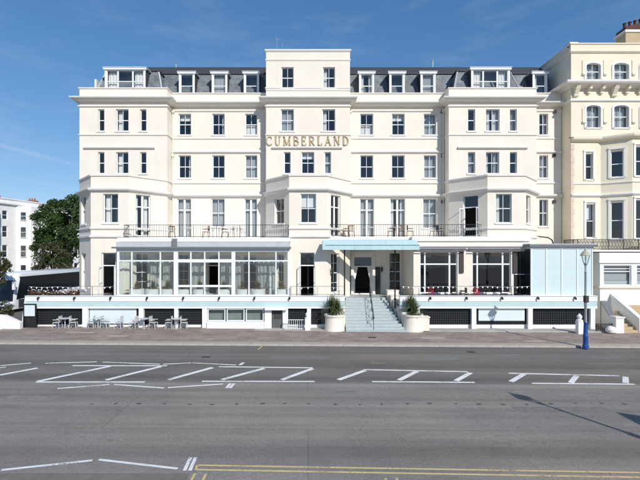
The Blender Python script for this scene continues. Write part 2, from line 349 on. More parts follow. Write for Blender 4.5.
class Seg:
    """a vertical wall plane from a to b (plan); outward is to the right-hand side facing the street"""
    def __init__(s, a, b):
        s.a = Vector(a); s.b = Vector(b); s.L = (s.b-s.a).length; s.u = (s.b-s.a)/s.L; s.n = Vector((s.u.y, -s.u.x)); s.ang = math.atan2(s.u.y, s.u.x)
    def P(s, u, z, d=0.0):
        q = s.a + s.u*u + s.n*d; return (q.x, q.y, z)
    def at(s, px):                          # distance along the wall of a photo column
        t = (px-PX)/F; return (t*(s.a.y+D0) - s.a.x)/(s.u.x - t*s.u.y)
def panel(mb, s, z0, z1, holes=(), u0=0.0, u1=None, rev=0.22):
    """wall face with real openings and reveals; holes = (u0,u1,z0,z1)"""
    u1 = s.L if u1 is None else u1
    us = sorted({u0, u1} | {h[0] for h in holes} | {h[1] for h in holes}); zs = sorted({z0, z1} | {h[2] for h in holes} | {h[3] for h in holes})
    for i in range(len(us)-1):
        for j in range(len(zs)-1):
            uc, zc = (us[i]+us[i+1])/2, (zs[j]+zs[j+1])/2
            if any(h[0] < uc < h[1] and h[2] < zc < h[3] for h in holes): continue
            mb.quad(s.P(us[i], zs[j]), s.P(us[i+1], zs[j]), s.P(us[i+1], zs[j+1]), s.P(us[i], zs[j+1]))
    for a, b, c, d in holes:
        for (p, q, r, t) in ((a,c,a,d), (b,d,b,c), (a,d,b,d), (b,c,a,c)):
            mb.quad(s.P(p,q), s.P(r,t), s.P(r,t,-rev), s.P(p,q,-rev))
def sbox(mb, s, u0, u1, z0, z1, d0, d1):
    return mb.hexa([s.P(u0,z0,d1), s.P(u1,z0,d1), s.P(u1,z0,d0), s.P(u0,z0,d0), s.P(u0,z1,d1), s.P(u1,z1,d1), s.P(u1,z1,d0), s.P(u0,z1,d0)])
def offset(path, d):
    out = []
    for i, p in enumerate(path):
        p = Vector(p); ns = []
        if i > 0: e = (p-Vector(path[i-1])).normalized(); ns.append(Vector((e.y,-e.x)))
        if i < len(path)-1: e = (Vector(path[i+1])-p).normalized(); ns.append(Vector((e.y,-e.x)))
        if len(ns) == 1: out.append(p+ns[0]*d)
        else:
            b = (ns[0]+ns[1]); b = b/ b.length; out.append(p + b*(d/max(b.dot(ns[0]), 0.3)))
    return out
def moulding(mb, path, prof):
    """sweep a closed profile [(outward, z)...] along a plan path with mitred corners"""
    rings = []
    offs = [offset(path, d) for d, z in prof]
    m = len(prof)
    for i in range(len(path)):
        k = len(mb.v); rings.append(k)
        for j in range(m): mb.v.append((offs[j][i].x, offs[j][i].y, prof[j][1]))
    for a, b in zip(rings, rings[1:]):
        for j in range(m): mb.f.append((a+j, b+j, b+(j+1)%m, a+(j+1)%m))
    mb.f.append(tuple(rings[0]+j for j in range(m))); mb.f.append(tuple(rings[-1]+j for j in reversed(range(m))))

# ------------------------------------------------------------------ window kit (meshes shared by size)
WCACHE = {}
def grid_frame(w, h, us, zs, t=0.07, bar=0.035, dep=0.09):
    """outer frame with bars at us/zs; local x across, z up, -y outward"""
    mb = MB(); x0, x1 = -w/2, w/2
    mb.box(x0, x0+t, 0, dep, 0, h); mb.box(x1-t, x1, 0, dep, 0, h); mb.box(x0+t, x1-t, 0, dep, h-t, h); mb.box(x0+t, x1-t, 0, dep, 0, t)
    for u, b in us: mb.box(u-b/2, u+b/2, 0.012, dep-0.012, t, h-t)
    for z, b in zs: mb.box(x0+t, x1-t, 0.006, dep-0.006, z-b/2, z+b/2)
    return mb
def curtain_mesh(w, h, kind, dy=0.26):
    mb = MB()
    def drape(xa, xb, za, zb, amp=0.035, waves=6):
        n = 24
        for i in range(n):
            t0, t1 = i/n, (i+1)/n
            y0 = dy+amp*math.sin(t0*waves*2*math.pi); y1 = dy+amp*math.sin(t1*waves*2*math.pi)
            mb.quad((xa+(xb-xa)*t0, y0, za), (xa+(xb-xa)*t1, y1, za), (xa+(xb-xa)*t1, y1, zb), (xa+(xb-xa)*t0, y0, zb))
    if kind == 'sides': drape(-w/2, -w/2+w*0.26, 0, h, 0.03, 3); drape(w/2-w*0.26, w/2, 0, h, 0.03, 3)
    elif kind == 'left': drape(-w/2, -w/2+w*0.34, 0, h, 0.03, 3)
    elif kind == 'right': drape(w/2-w*0.22, w/2, 0, h, 0.03, 2)
    elif kind == 'roller': drape(-w/2, w/2, h*0.72, h, 0.003, 2)
    elif kind == 'half': drape(-w/2, w/2, 0, h*0.48, 0.025, 8)
    elif kind == 'wide': drape(-w/2, -w/2+w*0.40, 0, h, 0.035, 4); drape(w/2-w*0.38, w/2, 0, h, 0.03, 4)
    elif kind == 'net': drape(-w/2, w/2, 0, h, 0.03, 7)
    elif kind == 'blind': drape(-w/2, w/2, h*0.55, h, 0.004, 2)
    return mb
def window(parent, s, u0, u1, z0, z1, style='sash', curtain=None, din=0.13, sill=True, glass='glass', proud=0.06):
    w, h = round(u1-u0, 2), round(z1-z0, 2); key = (style, w, h)
    if key not in WCACHE:
        t = 0.06
        if style == 'sash':   us = [(0, .03)]; zs = [(h*0.5, .06)]
        elif style == 'narrow': us = []; zs = [(h*0.5, .06)]
        elif style == 'french': us = [(0, .16)]; zs = [(h*0.72, .08), (t+0.06, .14)]
        elif style == 'open_french': us = []; zs = [(h*0.72, .08)]
        elif style == 'transom': us = [(0, .05)]; zs = [(h*0.70, .07)]
        elif style == 'multi': us = [(0, .03)]; zs = [(h*0.25, .03), (h*0.5, .06), (h*0.75, .03)]
        elif style == 'triple': us = [(-w*0.2, .12), (w*0.2, .12)]; zs = [(h*0.5, .06)]
        elif style == 'shop': us = [(-w*0.36, .10), (w*0.30, .12)]; zs = [(h*0.70, .10)]
        elif style == 'plain': us = []; zs = []
        fm = grid_frame(w, h, us, zs, t).mesh('window_frame', 'gloss_white', False)
        xs = [-w/2+t] + sorted(u for u, b in us if b > .1) + [w/2-t]
        zz = [t] + sorted(z for z, b in zs if b > .05 and z > 0.3) + [h-t]
        panes = []
        for i in range(len(xs)-1):
            for j in range(len(zz)-1):
                if style == 'open_french' and j == 0: continue
                y = 0.05 if j == len(zz)-2 else 0.065
                panes.append(MB().quad((xs[i],y,zz[j]), (xs[i+1],y,zz[j]), (xs[i+1],y,zz[j+1]), (xs[i],y,zz[j+1])).mesh('pane', None))
        sm = MB().box(-w/2-0.10, w/2+0.10, -din-proud, 0.02, -0.10, -0.001).mesh('sill', 'white_paint')
        WCACHE[key] = (fm, panes, sm)
    fm, panes, sm = WCACHE[key]
    loc = Vector(s.P((u0+u1)/2, z0, -din)) - parent_off(parent)
    o = link_mesh('window' if style not in ('french', 'open_french') else 'french_door', fm, parent, loc, s.ang)
    for pm in panes:
        k = (pm.name, glass)
        if k not in WCACHE:
            q = pm.copy(); q.materials.clear(); q.materials.append(MATS[glass]); WCACHE[k] = q
        link_mesh('pane', WCACHE[k], o)
    if sill: link_mesh('sill', sm, o)
    if style == 'open_french':
        if ('leaf', w, h) not in WCACHE:
            lw = w/2-0.06; lf = MB(); lh = h*0.70-0.02
            for a, b, c, d in ((0,.07,0,lh), (lw-.07,lw,0,lh)): lf.box(a, b, -.02, .02, c, d)
            for c, d in ((0,.18), (lh-.07,lh), (lh*.5-.02,lh*.5+.02)): lf.box(.07, lw-.07, -.018, .018, c, d)
            WCACHE[('leaf', w, h)] = lf.mesh('door_leaf', 'gloss_white')
        for sx, a in ((-1, -105), (1, 285)):
            q = link_mesh('door_leaf', WCACHE[('leaf', w, h)], o, (sx*(w/2-0.06), -0.02, 0.03), R(a) if sx < 0 else R(a-0))
    if curtain:
        k = ('cur', curtain, w, h)
        if k not in WCACHE: WCACHE[k] = curtain_mesh(w-0.1, h-0.06, curtain).mesh('curtain', 'net' if curtain == 'net' else 'cloth_white')
        link_mesh('curtain', WCACHE[k], o, (0, 0, 0.03))
    return o

# ================================================================== THE SETTING
def sheet(name, x0, x1, y0, y1, lift, m, n=1):
    mb = MB(); mb.quad((x0,y0,gz(x0)+lift), (x1,y0,gz(x1)+lift), (x1,y1,gz(x1)+lift), (x0,y1,gz(x0)+lift))
    o = mb.build(name, m); o['kind'] = 'structure'; return o
KERB_Y = -9.75
mat('earth', (0.16, 0.15, 0.13), 0.95, 0.2, 0.2)
tag(MB().box(-900, 900, -900, 900, -12.5, -2.0).build('ground', 'earth'), kind='structure')
road = sheet('road', -160, 160, -140, 160, 0.0, 'asphalt')
# far pavement in front of the hotel, with its kerb stones
pv = MB(); PAVE_L, PAVE_R = -20.5, 60.0
pv.hexa([(PAVE_L,KERB_Y+0.15,gz(PAVE_L)-.2),(PAVE_R,KERB_Y+0.15,gz(PAVE_R)-.2),(PAVE_R,8,gz(PAVE_R)-.2),(PAVE_L,8,gz(PAVE_L)-.2),
         (PAVE_L,KERB_Y+0.15,gz(PAVE_L)+.11),(PAVE_R,KERB_Y+0.15,gz(PAVE_R)+.11),(PAVE_R,8,gz(PAVE_R)+.11),(PAVE_L,8,gz(PAVE_L)+.11)])
pavement = tag(pv.build('pavement', 'pavers'), kind='structure')
pv2 = MB(); a, b = -60.0, PAVE_L-0.02
pv2.hexa([(a,KERB_Y+0.15,gz(a)-.2),(b,KERB_Y+0.15,gz(b)-.2),(b,-5.9,gz(b)-.2),(a,-5.9,gz(a)-.2),(a,KERB_Y+0.15,gz(a)+.11),(b,KERB_Y+0.15,gz(b)+.11),(b,-5.9,gz(b)+.11),(a,-5.9,gz(a)+.11)])
side_pave = tag(pv2.build('pavement', 'pavers'), kind='structure')
km = MB().box(-0.455, 0.455, -0.075, 0.075, -0.2, 0.118).mesh('kerb_stone', 'kerb')
for i in range(72):
    x = -27.0 + i*0.92
    if x > 39: break
    k = link_mesh('kerb_stone', km, pavement, (x, KERB_Y+0.074+random.uniform(-.004,.004), gz(x)+random.uniform(-.003,.003))); k.rotation_euler.y = math.atan(SL)
# pale setts band behind the kerb and utility covers
ed = MB(); ed.hexa([(PAVE_L,KERB_Y+0.16,gz(PAVE_L)+.10),(40,KERB_Y+0.16,gz(40)+.10),(40,KERB_Y+0.62,gz(40)+.10),(PAVE_L,KERB_Y+0.62,gz(PAVE_L)+.10),
                    (PAVE_L,KERB_Y+0.16,gz(PAVE_L)+.114),(40,KERB_Y+0.16,gz(40)+.114),(40,KERB_Y+0.62,gz(40)+.114),(PAVE_L,KERB_Y+0.62,gz(PAVE_L)+.114)])
mat('edge_band', (0.43, 0.36, 0.30), 0.9, 0.12, 3.0, 0.2, 30)
ed.build('edge_band', 'edge_band', pavement)
for (px, py, w, d, m) in ((118, 336, 1.2, .5, 'edge_band'), (365, 337, 1.7, .45, 'promenade'), (372, 337.5, .5, .35, 'iron'), (433, 338, 1.5, .5, 'edge_band'), (80, 332.5, 1.8, .4, 'edge_band'), (535, 341, 1.1, .4, 'edge_band')):
    p = ground(px, py, 0.11); MB().hexa([(p.x+sx*w/2, p.y+sy*d/2, gz(p.x+sx*w/2)+zz) for zz in (.09,.1145) for sx, sy in ((-1,-1),(1,-1),(1,1),(-1,1))]).build('access_cover', m, pavement)
# near kerb, promenade
pr = MB(); y1 = -24.6
pr.hexa([(-120,-60,gz(-120)-.2),(120,-60,gz(120)-.2),(120,y1,gz(120)-.2),(-120,y1,gz(-120)-.2),(-120,-60,gz(-120)+.11),(120,-60,gz(120)+.11),(120,y1,gz(120)+.11),(-120,y1,gz(-120)+.11)])
tag(pr.build('promenade', 'promenade'), kind='structure')
mat('sea', (0.03, 0.07, 0.08), 0.15, 0.1, 0.2)
tag(MB().box(-900, 900, -900, -75, -1.9, -1.6).build('sea', 'sea'), kind='structure')

mat('bay_tarmac', (0.21, 0.18, 0.15), .9, .15, 3.0, .3, 50)
pb_ = ground(190, 473.5); pk = MB(); pk.quad((-40, y1, gz(-40)+.003), (pb_.x, y1, gz(pb_.x)+.003), (pb_.x, pb_.y, gz(pb_.x)+.003), (-40, pb_.y-.2, gz(-40)+.003)); pk.build('parking_strip', 'bay_tarmac', road)
# painted road markings, each line its own piece
def mark(pts, w, m='thermo_white', name='painted_line', lift=0.004):
    for p, q in zip(pts, pts[1:]):
        a, b = ground(*p), ground(*q); d = (b-a); d.z = 0; d.normalize(); s = Vector((-d.y, d.x, 0))*w/2
        pp = [a-s, b-s, b+s, a+s]
        mb = MB().hexa([(v.x, v.y, gz(v.x)+0.0005) for v in pp] + [(v.x, v.y, gz(v.x)+lift) for v in pp]); mb.build(name, m, road)
T, N = 0.105, 0.19
for p in ([(0,365.6),(31,363.1)], [(45,363.3),(97,361.8)], [(102.5,362),(160,364.2)], [(0,367.6),(6,366.9)], [(163,364.2),(191,362.9)], [(192.5,362.9),(236,365)],
          [(57.5,388.5),(109.5,384.5)], [(114,384.5),(164,388)], [(168,387.6),(223,384)]): mark(p, T)
for p in ([(72.5,365.6),(167,365.8)], [(36,382),(145,382)], [(219,366.7),(313,367.8)], [(202,381.3),(314.5,381.5)], [(363.6,369.6),(467.6,371.7)], [(372,381.6),(474.7,382.4)],
          [(508.7,373.2),(619,375.8)], [(532,383.3),(634.8,384.2)]): mark(p, 0.135)
for p in ([(0,375),(37.5,368)], [(37.5,381.4),(110,366.2)], [(106,380),(161,366.4)], [(168,379.8),(212.5,367.6)], [(222,379.6),(264,368.4)], [(281.6,379.8),(312.5,368.6)],
          [(338.5,379.8),(365,370.4)], [(399,380.2),(417,371.2)], [(456,380.8),(470.5,372.8)], [(511,381.6),(524,374)], [(570.9,382.8),(576.7,375.6)], [(625.8,382.9),(625.4,376.5)]): mark(p, 0.22)
for (a, b) in (((227,388),(231,383.5)), ((229.5,388),(233.5,383.5)), ((240,365),(243.5,362.5)), ((184.5,470.5),(190.5,457.5)), ((190,470.5),(195.5,457.5))): mark([a, b], 0.09 if a[1] > 400 else 0.16)
mark([(1.5,470),(92.5,460.3)], 0.085); mark([(99,459.6),(177.5,468.6)], 0.085)
for pts in ([(197.5,465.2),(640,472.6)], [(196.5,469.6),(640,477.3)]): mark(pts, 0.062, 'thermo_yellow')
for (a, b) in (((195,473.5),(190.5,482)), ((206,474),(202,482)), ((386,478),(385,484)), ((397,478),(396.5,484)), ((258,349.8),(262,346.2)), ((197,465),(195.8,470))): mark([a, b], 0.06, 'thermo_yellow')
# tarred-over stud holes in a row along the near lane
pm = MB().lathe([(0.10, 0.0005), (0.095, 0.003)], n=10).mesh('tar_patch', 'patch')
for i in range(25):
    px = 92 + i*24.2 + random.uniform(-1.5, 1.5); p = ground(px, 404 - 0.5*math.sin(i)); q = link_mesh('tar_patch', pm, road, (p.x, p.y, gz(p.x))); q.scale = (random.uniform(.5,1.1), random.uniform(.4,.8), 1); q.rotation_euler.z = random.uniform(-.3,.3)
mat('repair', (0.20, 0.188, 0.175), .9, .22, 5.0, .4, 50); mat('repair_pale', (0.255, 0.235, 0.212), .9, .2, 5.0, .4, 50)
for (px, py, w, d, m) in ((560, 409, 3.2, .45, 'repair'), (30, 398, 2.0, .5, 'repair_pale'), (300, 357.5, 3.0, .6, 'repair')):
    p = ground(px, py); rr = random.Random(int(px)); pts = [(p.x+sx*w/2+rr.uniform(-.06,.06)+sy*d*.1, p.y+sy*d/2+rr.uniform(-.03,.03)) for sx, sy in ((-1,-1),(0,-1),(1,-1),(1,1),(.2,1),(-1,1))]
    MB().poly([(x, y, gz(x)+.0018) for x, y in pts]).build('repair_patch', m, road)
def manhole(px, py, w, d):
    p = ground(px, py); mb = MB(); mb.box(p.x-w/2, p.x+w/2, p.y-d/2, p.y+d/2, gz(p.x)-.01, gz(p.x)+.0045); o = mb.build('inspection_cover', 'iron', road)
for q in ((471, 352, .4, .4), (206, 357, .45, .3)): manhole(*q)
for (px, py, w, d) in ((206, 357, .5, .12), (378, 363, .7, .25), (433, 358, 2.6, .9), (505, 355, 1.6, .25), (600, 358, 2.0, .2), (345, 392, .9, .3)):
    p = ground(px, py); q = link_mesh('worn_patch', MB().box(-w/2, w/2, -d/2, d/2, .0004, .0022).mesh('worn_patch', None), road, (p.x, p.y, gz(p.x)))
    q.data.materials.append(mat('worn', (0.20, 0.195, 0.19), 0.9, 0.2, 3.0))

# ================================================================== THE HOTEL
Z1, Z2, ZC, ZP = 6.4, 10.97, 17.25, 18.1
hotel = thing('hotel', 'long cream seafront hotel with slate mansard roof and gold CUMBERLAND lettering', 'hotel', (0, 0, 0))
BX, BH, FH = 14.3, 3.4, 1.36
YB, YC = -1.1, -3.4
low_path = [(-BX-BH, 9), (-BX-BH, YB), (-BX-FH, YC), (-BX+FH, YC), (-BX+BH, YB), (-BX+BH, 0), (-3.25, 0), (-3.25, YB), (-FH, YC), (FH, YC), (3.25, YB), (3.25, 0),
            (BX-BH, 0), (BX-BH, YB), (BX-FH, YC), (BX+FH, YC), (BX+BH, YB), (BX+BH, 0), (20.28, 0)]
up_path = [(-BX-BH, 9), (-BX-BH, YB), (-BX+BH, YB), (-BX+BH, 0), (-3.25, 0), (-3.25, YB), (3.25, YB), (3.25, 0), (BX-BH, 0), (BX-BH, YB), (BX+BH, YB), (BX+BH, 0), (20.28, 0)]
LS = [Seg(a, b) for a, b in zip(low_path, low_path[1:])]
US = [Seg(a, b) for a, b in zip(up_path, up_path[1:])]
# segment index helpers
L_side, L_bl, L_bf, L_br, L_r1, L_recL, L_r2, L_cl, L_cf, L_cr, L_r3, L_recR, L_r4, L_rl, L_rf, L_rr, L_r5, L_end = LS
U_side, U_bl, U_r1, U_recL, U_r2, U_c, U_r3, U_recR, U_r4, U_br, U_r5, U_end = US
holes = {}          # (segment, storey) -> list of (u0,u1,z0,z1)
def win(s, storey, px0, px1, z0, z1, style, curtain=None, **kw):
    u0, u1 = s.at(px0), s.at(px1); holes.setdefault((id(s), storey), []).append((u0, u1, z0, z1))
    return window(hotel, s, u0, u1, z0, z1, style, curtain, **kw)
# third floor
for s, lst in ((U_bl, ((98,104.3,'narrow',None), (116,128.5,'sash','left'), (140,146.3,'narrow',None))),
               (U_recL, ((178.5,191,'sash','roller'), (212.3,224.6,'sash','right'), (245.2,257.2,'sash','half'))),
               (U_c, ((281,293.8,'sash','net'), (322.3,335.2,'sash','left'))),
               (U_recR, ((360.2,373.2,'sash','half'), (392,404.6,'sash','roller'), (423.8,436.2,'sash','net'))),
               (U_br, ((468,475.2,'narrow',None), (486,499.6,'sash','wide'), (510,516.8,'narrow','net'))),
               (U_end, ((539.4,548.2,'sash','sides'),))):
    for a, b, st, cu in lst: win(s, 3, a, b, 14.78, 16.46, st, cu)
# second floor
for s, lst in ((U_bl, ((98,104.3,'narrow',None), (116,128.3,'sash','left'), (140,146.3,'narrow',None))),
               (U_recL, ((178.5,191,'sash','right'), (212.3,224.6,'sash',None), (245.2,257.2,'sash','net'))),
               (U_c, ((284,290.6,'narrow',None), (301.5,314.2,'sash','roller'), (324.5,331,'narrow','net'))),
               (U_recR, ((360.2,373.2,'sash',None), (391.6,404.6,'sash',None), (423.8,436.2,'sash','net'))),
               (U_br, ((468,475.2,'narrow','net'), (486,499.2,'sash','sides'), (510,517,'narrow',None))),
               (U_end, ((539.4,548.2,'sash','net'),))):
    for a, b, st, cu in lst: win(s, 2, a, b, 11.32 if s in (U_recL, U_recR, U_end) else 11.48, 13.14, st, cu)
# first floor: canted bays and french doors on to the balcony
win(L_bl, 1, 81.2, 86, 7.5, 9.6, 'narrow'); win(L_bf, 1, 103, 118, 7.5, 9.6, 'sash', 'left'); win(L_br, 1, 136, 150.5, Z1+.05, 9.62, 'french', 'sides')
win(L_recL, 1, 177.2, 191, Z1+.05, 9.66, 'french', 'net'); win(L_recL, 1, 211.5, 224.6, 7.4, 9.66, 'sash', 'net'); win(L_recL, 1, 244.6, 257, Z1+.05, 9.66, 'french', 'net')
win(L_cl, 1, 274.5, 284, 7.5, 9.4, 'sash'); win(L_cf, 1, 300.6, 316, 7.5, 9.6, 'sash', 'blind'); win(L_cr, 1, 331, 340.5, Z1+.05, 9.6, 'french')
win(L_recR, 1, 360, 374, Z1+.05, 9.66, 'french', 'net'); win(L_recR, 1, 390.2, 405, Z1+.05, 9.66, 'french', 'sides'); win(L_recR, 1, 423, 436.8, 7.3, 9.66, 'sash', 'net')
win(L_rl, 1, 463, 478, Z1+.05, 9.62, 'open_french'); win(L_rf, 1, 496, 511.8, 7.5, 9.6, 'sash', 'left'); win(L_rr, 1, 526.2, 530.6, 7.5, 9.55, 'narrow')
win(L_end, 1, 539.4, 548.2, 7.45, 9.6, 'sash', 'sides')
# ground floor
win(L_bf, 0, 101.5, 115.5, 2.02, 5.35, 'open_french', sill=False); win(L_br, 0, 136.5, 149.5, 2.5, 5.3, 'multi'); win(L_bl, 0, 81.4, 85.8, 2.6, 5.3, 'narrow')
win(L_recL, 0, 178, 188.5, 2.5, 5.2, 'multi'); win(L_recL, 0, 208, 219, 2.02, 5.2, 'open_french', sill=False); win(L_recL, 0, 243, 256.5, 2.3, 5.2, 'multi')
win(L_cl, 0, 276, 283.5, 2.5, 5.3, 'multi'); win(L_cf, 0, 299.8, 314.6, 2.02, 5.36, 'open_french', sill=False); win(L_cr, 0, 331, 339.3, 2.4, 5.3, 'multi')
win(L_recR, 0, 389.2, 401, 2.3, 5.35, 'multi')
win(L_rr, 0, 526.2, 530.6, 2.6, 5.3, 'narrow')
u0, u1 = L_recR.at(353.5), L_recR.at(372.5); holes.setdefault((id(L_recR), 0), []).append((u0, u1, 2.02, 5.05)); DOOR_U = (u0, u1)
# tower storey (above the main cornice)
tower_front = Seg((-3.25, YB), (3.25, YB))
for a, b, cu in ((281.5,293.6,None), (323,335,'left')): win(tower_front, 4, a, b, 18.12, 19.72, 'sash', cu)
# walls, storey by storey
wl_up = MB(); wl_low = MB(); wl_g = MB(); wl_r = MB()
for s in US: panel(wl_up, s, Z2, ZP, holes.get((id(s), 3), []) + holes.get((id(s), 2), []))
for s in LS:
    panel(wl_low, s, Z1, Z2, holes.get((id(s), 1), []))
    if s not in (L_rl, L_rf): panel(wl_g if s.a.x < 11 else wl_r, s, -0.3, Z1, holes.get((id(s), 0), []))
wl_up.build('upper_wall', 'stucco', hotel); wl_low.build('first_floor_wall', 'stucco', hotel); wl_g.build('ground_floor_wall', 'stucco', hotel); wl_r.build('ground_floor_wall', 'stucco', hotel)
# lids over the canted bays, and the balcony-level slab of the recesses
lid = MB()
for c in (-BX, 0, BX):
    h = BH if c else 3.25
    lid.poly([(c-h, YB+.02, Z2+.005), (c-FH, YC+.02, Z2+.005), (c+FH, YC+.02, Z2+.005), (c+h, YB+.02, Z2+.005)])
lid.build('bay_roof', 'lead', hotel)
# tower box
tw = MB(); panel(tw, tower_front, ZP, 20.98, holes[(id(tower_front), 4)])
# tower windows start slightly above the parapet line, so the lower strip of the hole joins the parapet face
tw.quad((-3.25,YB,ZP),(-3.25,4,ZP),(-3.25,4,20.98),(-3.25,YB,20.98)); tw.quad((3.25,YB,ZP),(3.25,4,ZP),(3.25,4,20.98),(3.25,YB,20.98)); tw.quad((-3.25,4,ZP),(3.25,4,ZP),(3.25,4,20.98),(-3.25,4,20.98))
tw.quad((-3.25,YB,20.95),(3.25,YB,20.95),(3.25,4,20.95),(-3.25,4,20.95))
tw.build('tower_wall', 'stucco', hotel)
tc_path = [(-3.25, 4), (-3.25, YB), (3.25, YB), (3.25, 4)]
m_ = MB(); moulding(m_, tc_path, [(-.2, 20.9), (.03, 20.9), (.09, 20.98), (.09, 21.07), (-.2, 21.09)]); moulding(m_, tc_path, [(-.05, 20.22), (.035, 20.22), (.05, 20.27), (.05, 20.33), (-.05, 20.36)])
moulding(m_, [(-3.25, YB), (3.25, YB)], [(-.05, 17.9), (.045, 17.9), (.05, 18.02), (-.05, 18.04)])
m_.build('tower_coping', 'stucco_trim', hotel)
a_ = MB(); xa = wx(277, 1.0); za = 21.0
a_.bar((xa, 1.0, 20.9), (xa, 1.0, 23.1), .04); a_.bar((xa+.45, 1.2, 20.9), (xa+.45, 1.2, 22.7), .03); a_.bar((xa-.3, 1.0, 22.9), (xa+.3, 1.0, 22.9), .025)
for i in range(5): a_.bar((xa-.26+i*.13, .85, 22.9), (xa-.26+i*.13, 1.15, 22.9), .012)
a_.build('aerial', 'chrome', hotel)
# cornices, strings and parapet coping
cor = MB()
moulding(cor, up_path, [(-.05, 16.98), (.10, 16.98), (.16, 17.04), (.34, 17.06), (.40, 17.12), (.50, 17.18), (.54, 17.24), (.54, 17.30), (-.05, 17.36)])
cor.build('main_cornice', 'stucco_trim', hotel)
m_ = MB(); moulding(m_, up_path, [(-.05, 16.62), (.05, 16.62), (.09, 16.66), (.09, 16.73), (-.05, 16.78)]); m_.build('frieze_band', 'stucco_trim', hotel)
m_ = MB(); moulding(m_, up_path, [(-.34, 18.04), (.05, 18.04), (.07, 18.07), (.07, 18.13), (-.34, 18.15)]); m_.build('parapet_coping', 'stucco_trim', hotel)
m_ = MB(); moulding(m_, up_path, [(-.05, 14.42), (.05, 14.42), (.07, 14.45), (.07, 14.50), (-.05, 14.53)]); m_.build('string_course', 'stucco_trim', hotel)
m_ = MB(); moulding(m_, [(-BX+BH, 0), (-3.25, 0)], [(-.05, 13.28), (.06, 13.28), (.16, 13.36), (.16, 13.43), (-.05, 13.48)]); m_.build('hood_moulding', 'stucco_trim', hotel)
m_ = MB(); moulding(m_, [(3.25, 0), (BX-BH, 0)], [(-.05, 13.28), (.06, 13.28), (.16, 13.36), (.16, 13.43), (-.05, 13.48)]); m_.build('hood_moulding', 'stucco_trim', hotel)
m_ = MB(); moulding(m_, [(BX+BH, 0), (20.28, 0)], [(-.05, 13.28), (.06, 13.28), (.16, 13.36), (.16, 13.43), (-.05, 13.48)]); m_.build('hood_moulding', 'stucco_trim', hotel)
for a, b in ((84, 155), (272, 342), (457.5, 527)):
    xa, xb = wx(a, YB), wx(b, YB); m_ = MB(); moulding(m_, [(xa, YB), (xb, YB)], [(-.05, 13.36), (.08, 13.36), (.17, 13.44), (.17, 13.52), (-.05, 13.56)]); m_.build('hood_moulding', 'stucco_trim', hotel)
m_ = MB(); moulding(m_, low_path, [(-.05, 10.86), (.06, 10.86), (.08, 10.90), (.08, 10.99), (-.05, 11.01)]); m_.build('string_course', 'stucco_trim', hotel)
m_ = MB(); moulding(m_, low_path, [(-.05, 9.72), (.06, 9.72), (.10, 9.80), (.22, 9.84), (.26, 9.92), (.26, 9.98), (-.05, 10.06)]); m_.build('first_floor_cornice', 'stucco_trim', hotel)
for p in (low_path[0:5], low_path[7:11], low_path[13:17]):
    m_ = MB(); moulding(m_, p, [(-.05, 7.02), (.05, 7.02), (.09, 7.08), (.09, 7.16), (-.05, 7.20)])
    moulding(m_, p, [(-.05, 6.42), (.07, 6.42), (.12, 6.48), (.12, 6.60), (-.05, 6.64)]); m_.build('bay_string_course', 'stucco_trim', hotel)
# rainwater pipes at the return corners
for x, y in ((-BX+BH+.12, -.12), (-3.38, -.12), (3.38, -.12), (BX-BH-.12, -.12), (BX+BH+.14, -.12)):
    m_ = MB(); m_.tube([(x, y, 6.5), (x, y, 16.6)], .045, 8); m_.box(x-.11, x+.11, y-.1, y+.08, 16.5, 16.75); m_.box(x-.09, x+.09, y-.08, y+.06, 13.0, 13.2); m_.build('rainwater_pipe', 'stucco', hotel)
for seg, px, z in ((U_end, 554.5, 16.5), (U_end, 553.8, 13.0), (L_end, 553.8, 9.3), (U_recR, 442.5, 13.0), (L_recR, 442.5, 9.3), (U_recR, 442, 16.5)):
    m_ = MB(); u_ = seg.at(px); sbox(m_, seg, u_-.10, u_+.10, z, z+.24, 0, .12); m_.build('alarm_box', 'iron', hotel)
m_ = MB(); m_.tube([(wx(534, -1.0), -1.0, wz(236, -1.0)), (wx(548, -1.0), -1.0, wz(237.5, -1.0)), (wx(552, -1.0), -1.0, wz(240, -1.0)), (wx(553.5, -1.0), -1.0, wz(245, -1.0))], .05, 8); m_.build('flue_pipe', 'black_metal', hotel)
# rooms behind the windows
rm = MB()
ins_low = offset(low_path, -.24); ins_up = offset(up_path, -.24)
def slab(mb, path, z0, z1, back=5.5):
    pts = [(p.x, p.y) for p in path]; pts[0] = (pts[0][0], back); pts[-1] = (pts[-1][0], pts[-1][1]); pts.append((pts[-1][0], back))
    mb.poly([(x, y, z0) for x, y in pts]); mb.poly([(x, y, z1) for x, y in pts])
for path, z0, z1 in ((ins_low, 1.8, 2.01), (ins_low, 6.1, Z1+.04), (ins_low, 10.3, 10.9), (ins_up, 13.6, 14.2), (ins_up, 16.9, 17.4)): slab(rm, path, z0, z1)
rm.quad((-17.5, 5.5, 1.8), (20.1, 5.5, 1.8), (20.1, 5.5, 17.4), (-17.5, 5.5, 17.4))
for px in (165, 201, 235, 264, 308, 352, 383, 414, 449, 535):
    x = wx(px, 0); rm.box(x-.06, x+.06, .3, 5.5, 2, 17)
rm.build('room_interior', 'room', hotel)

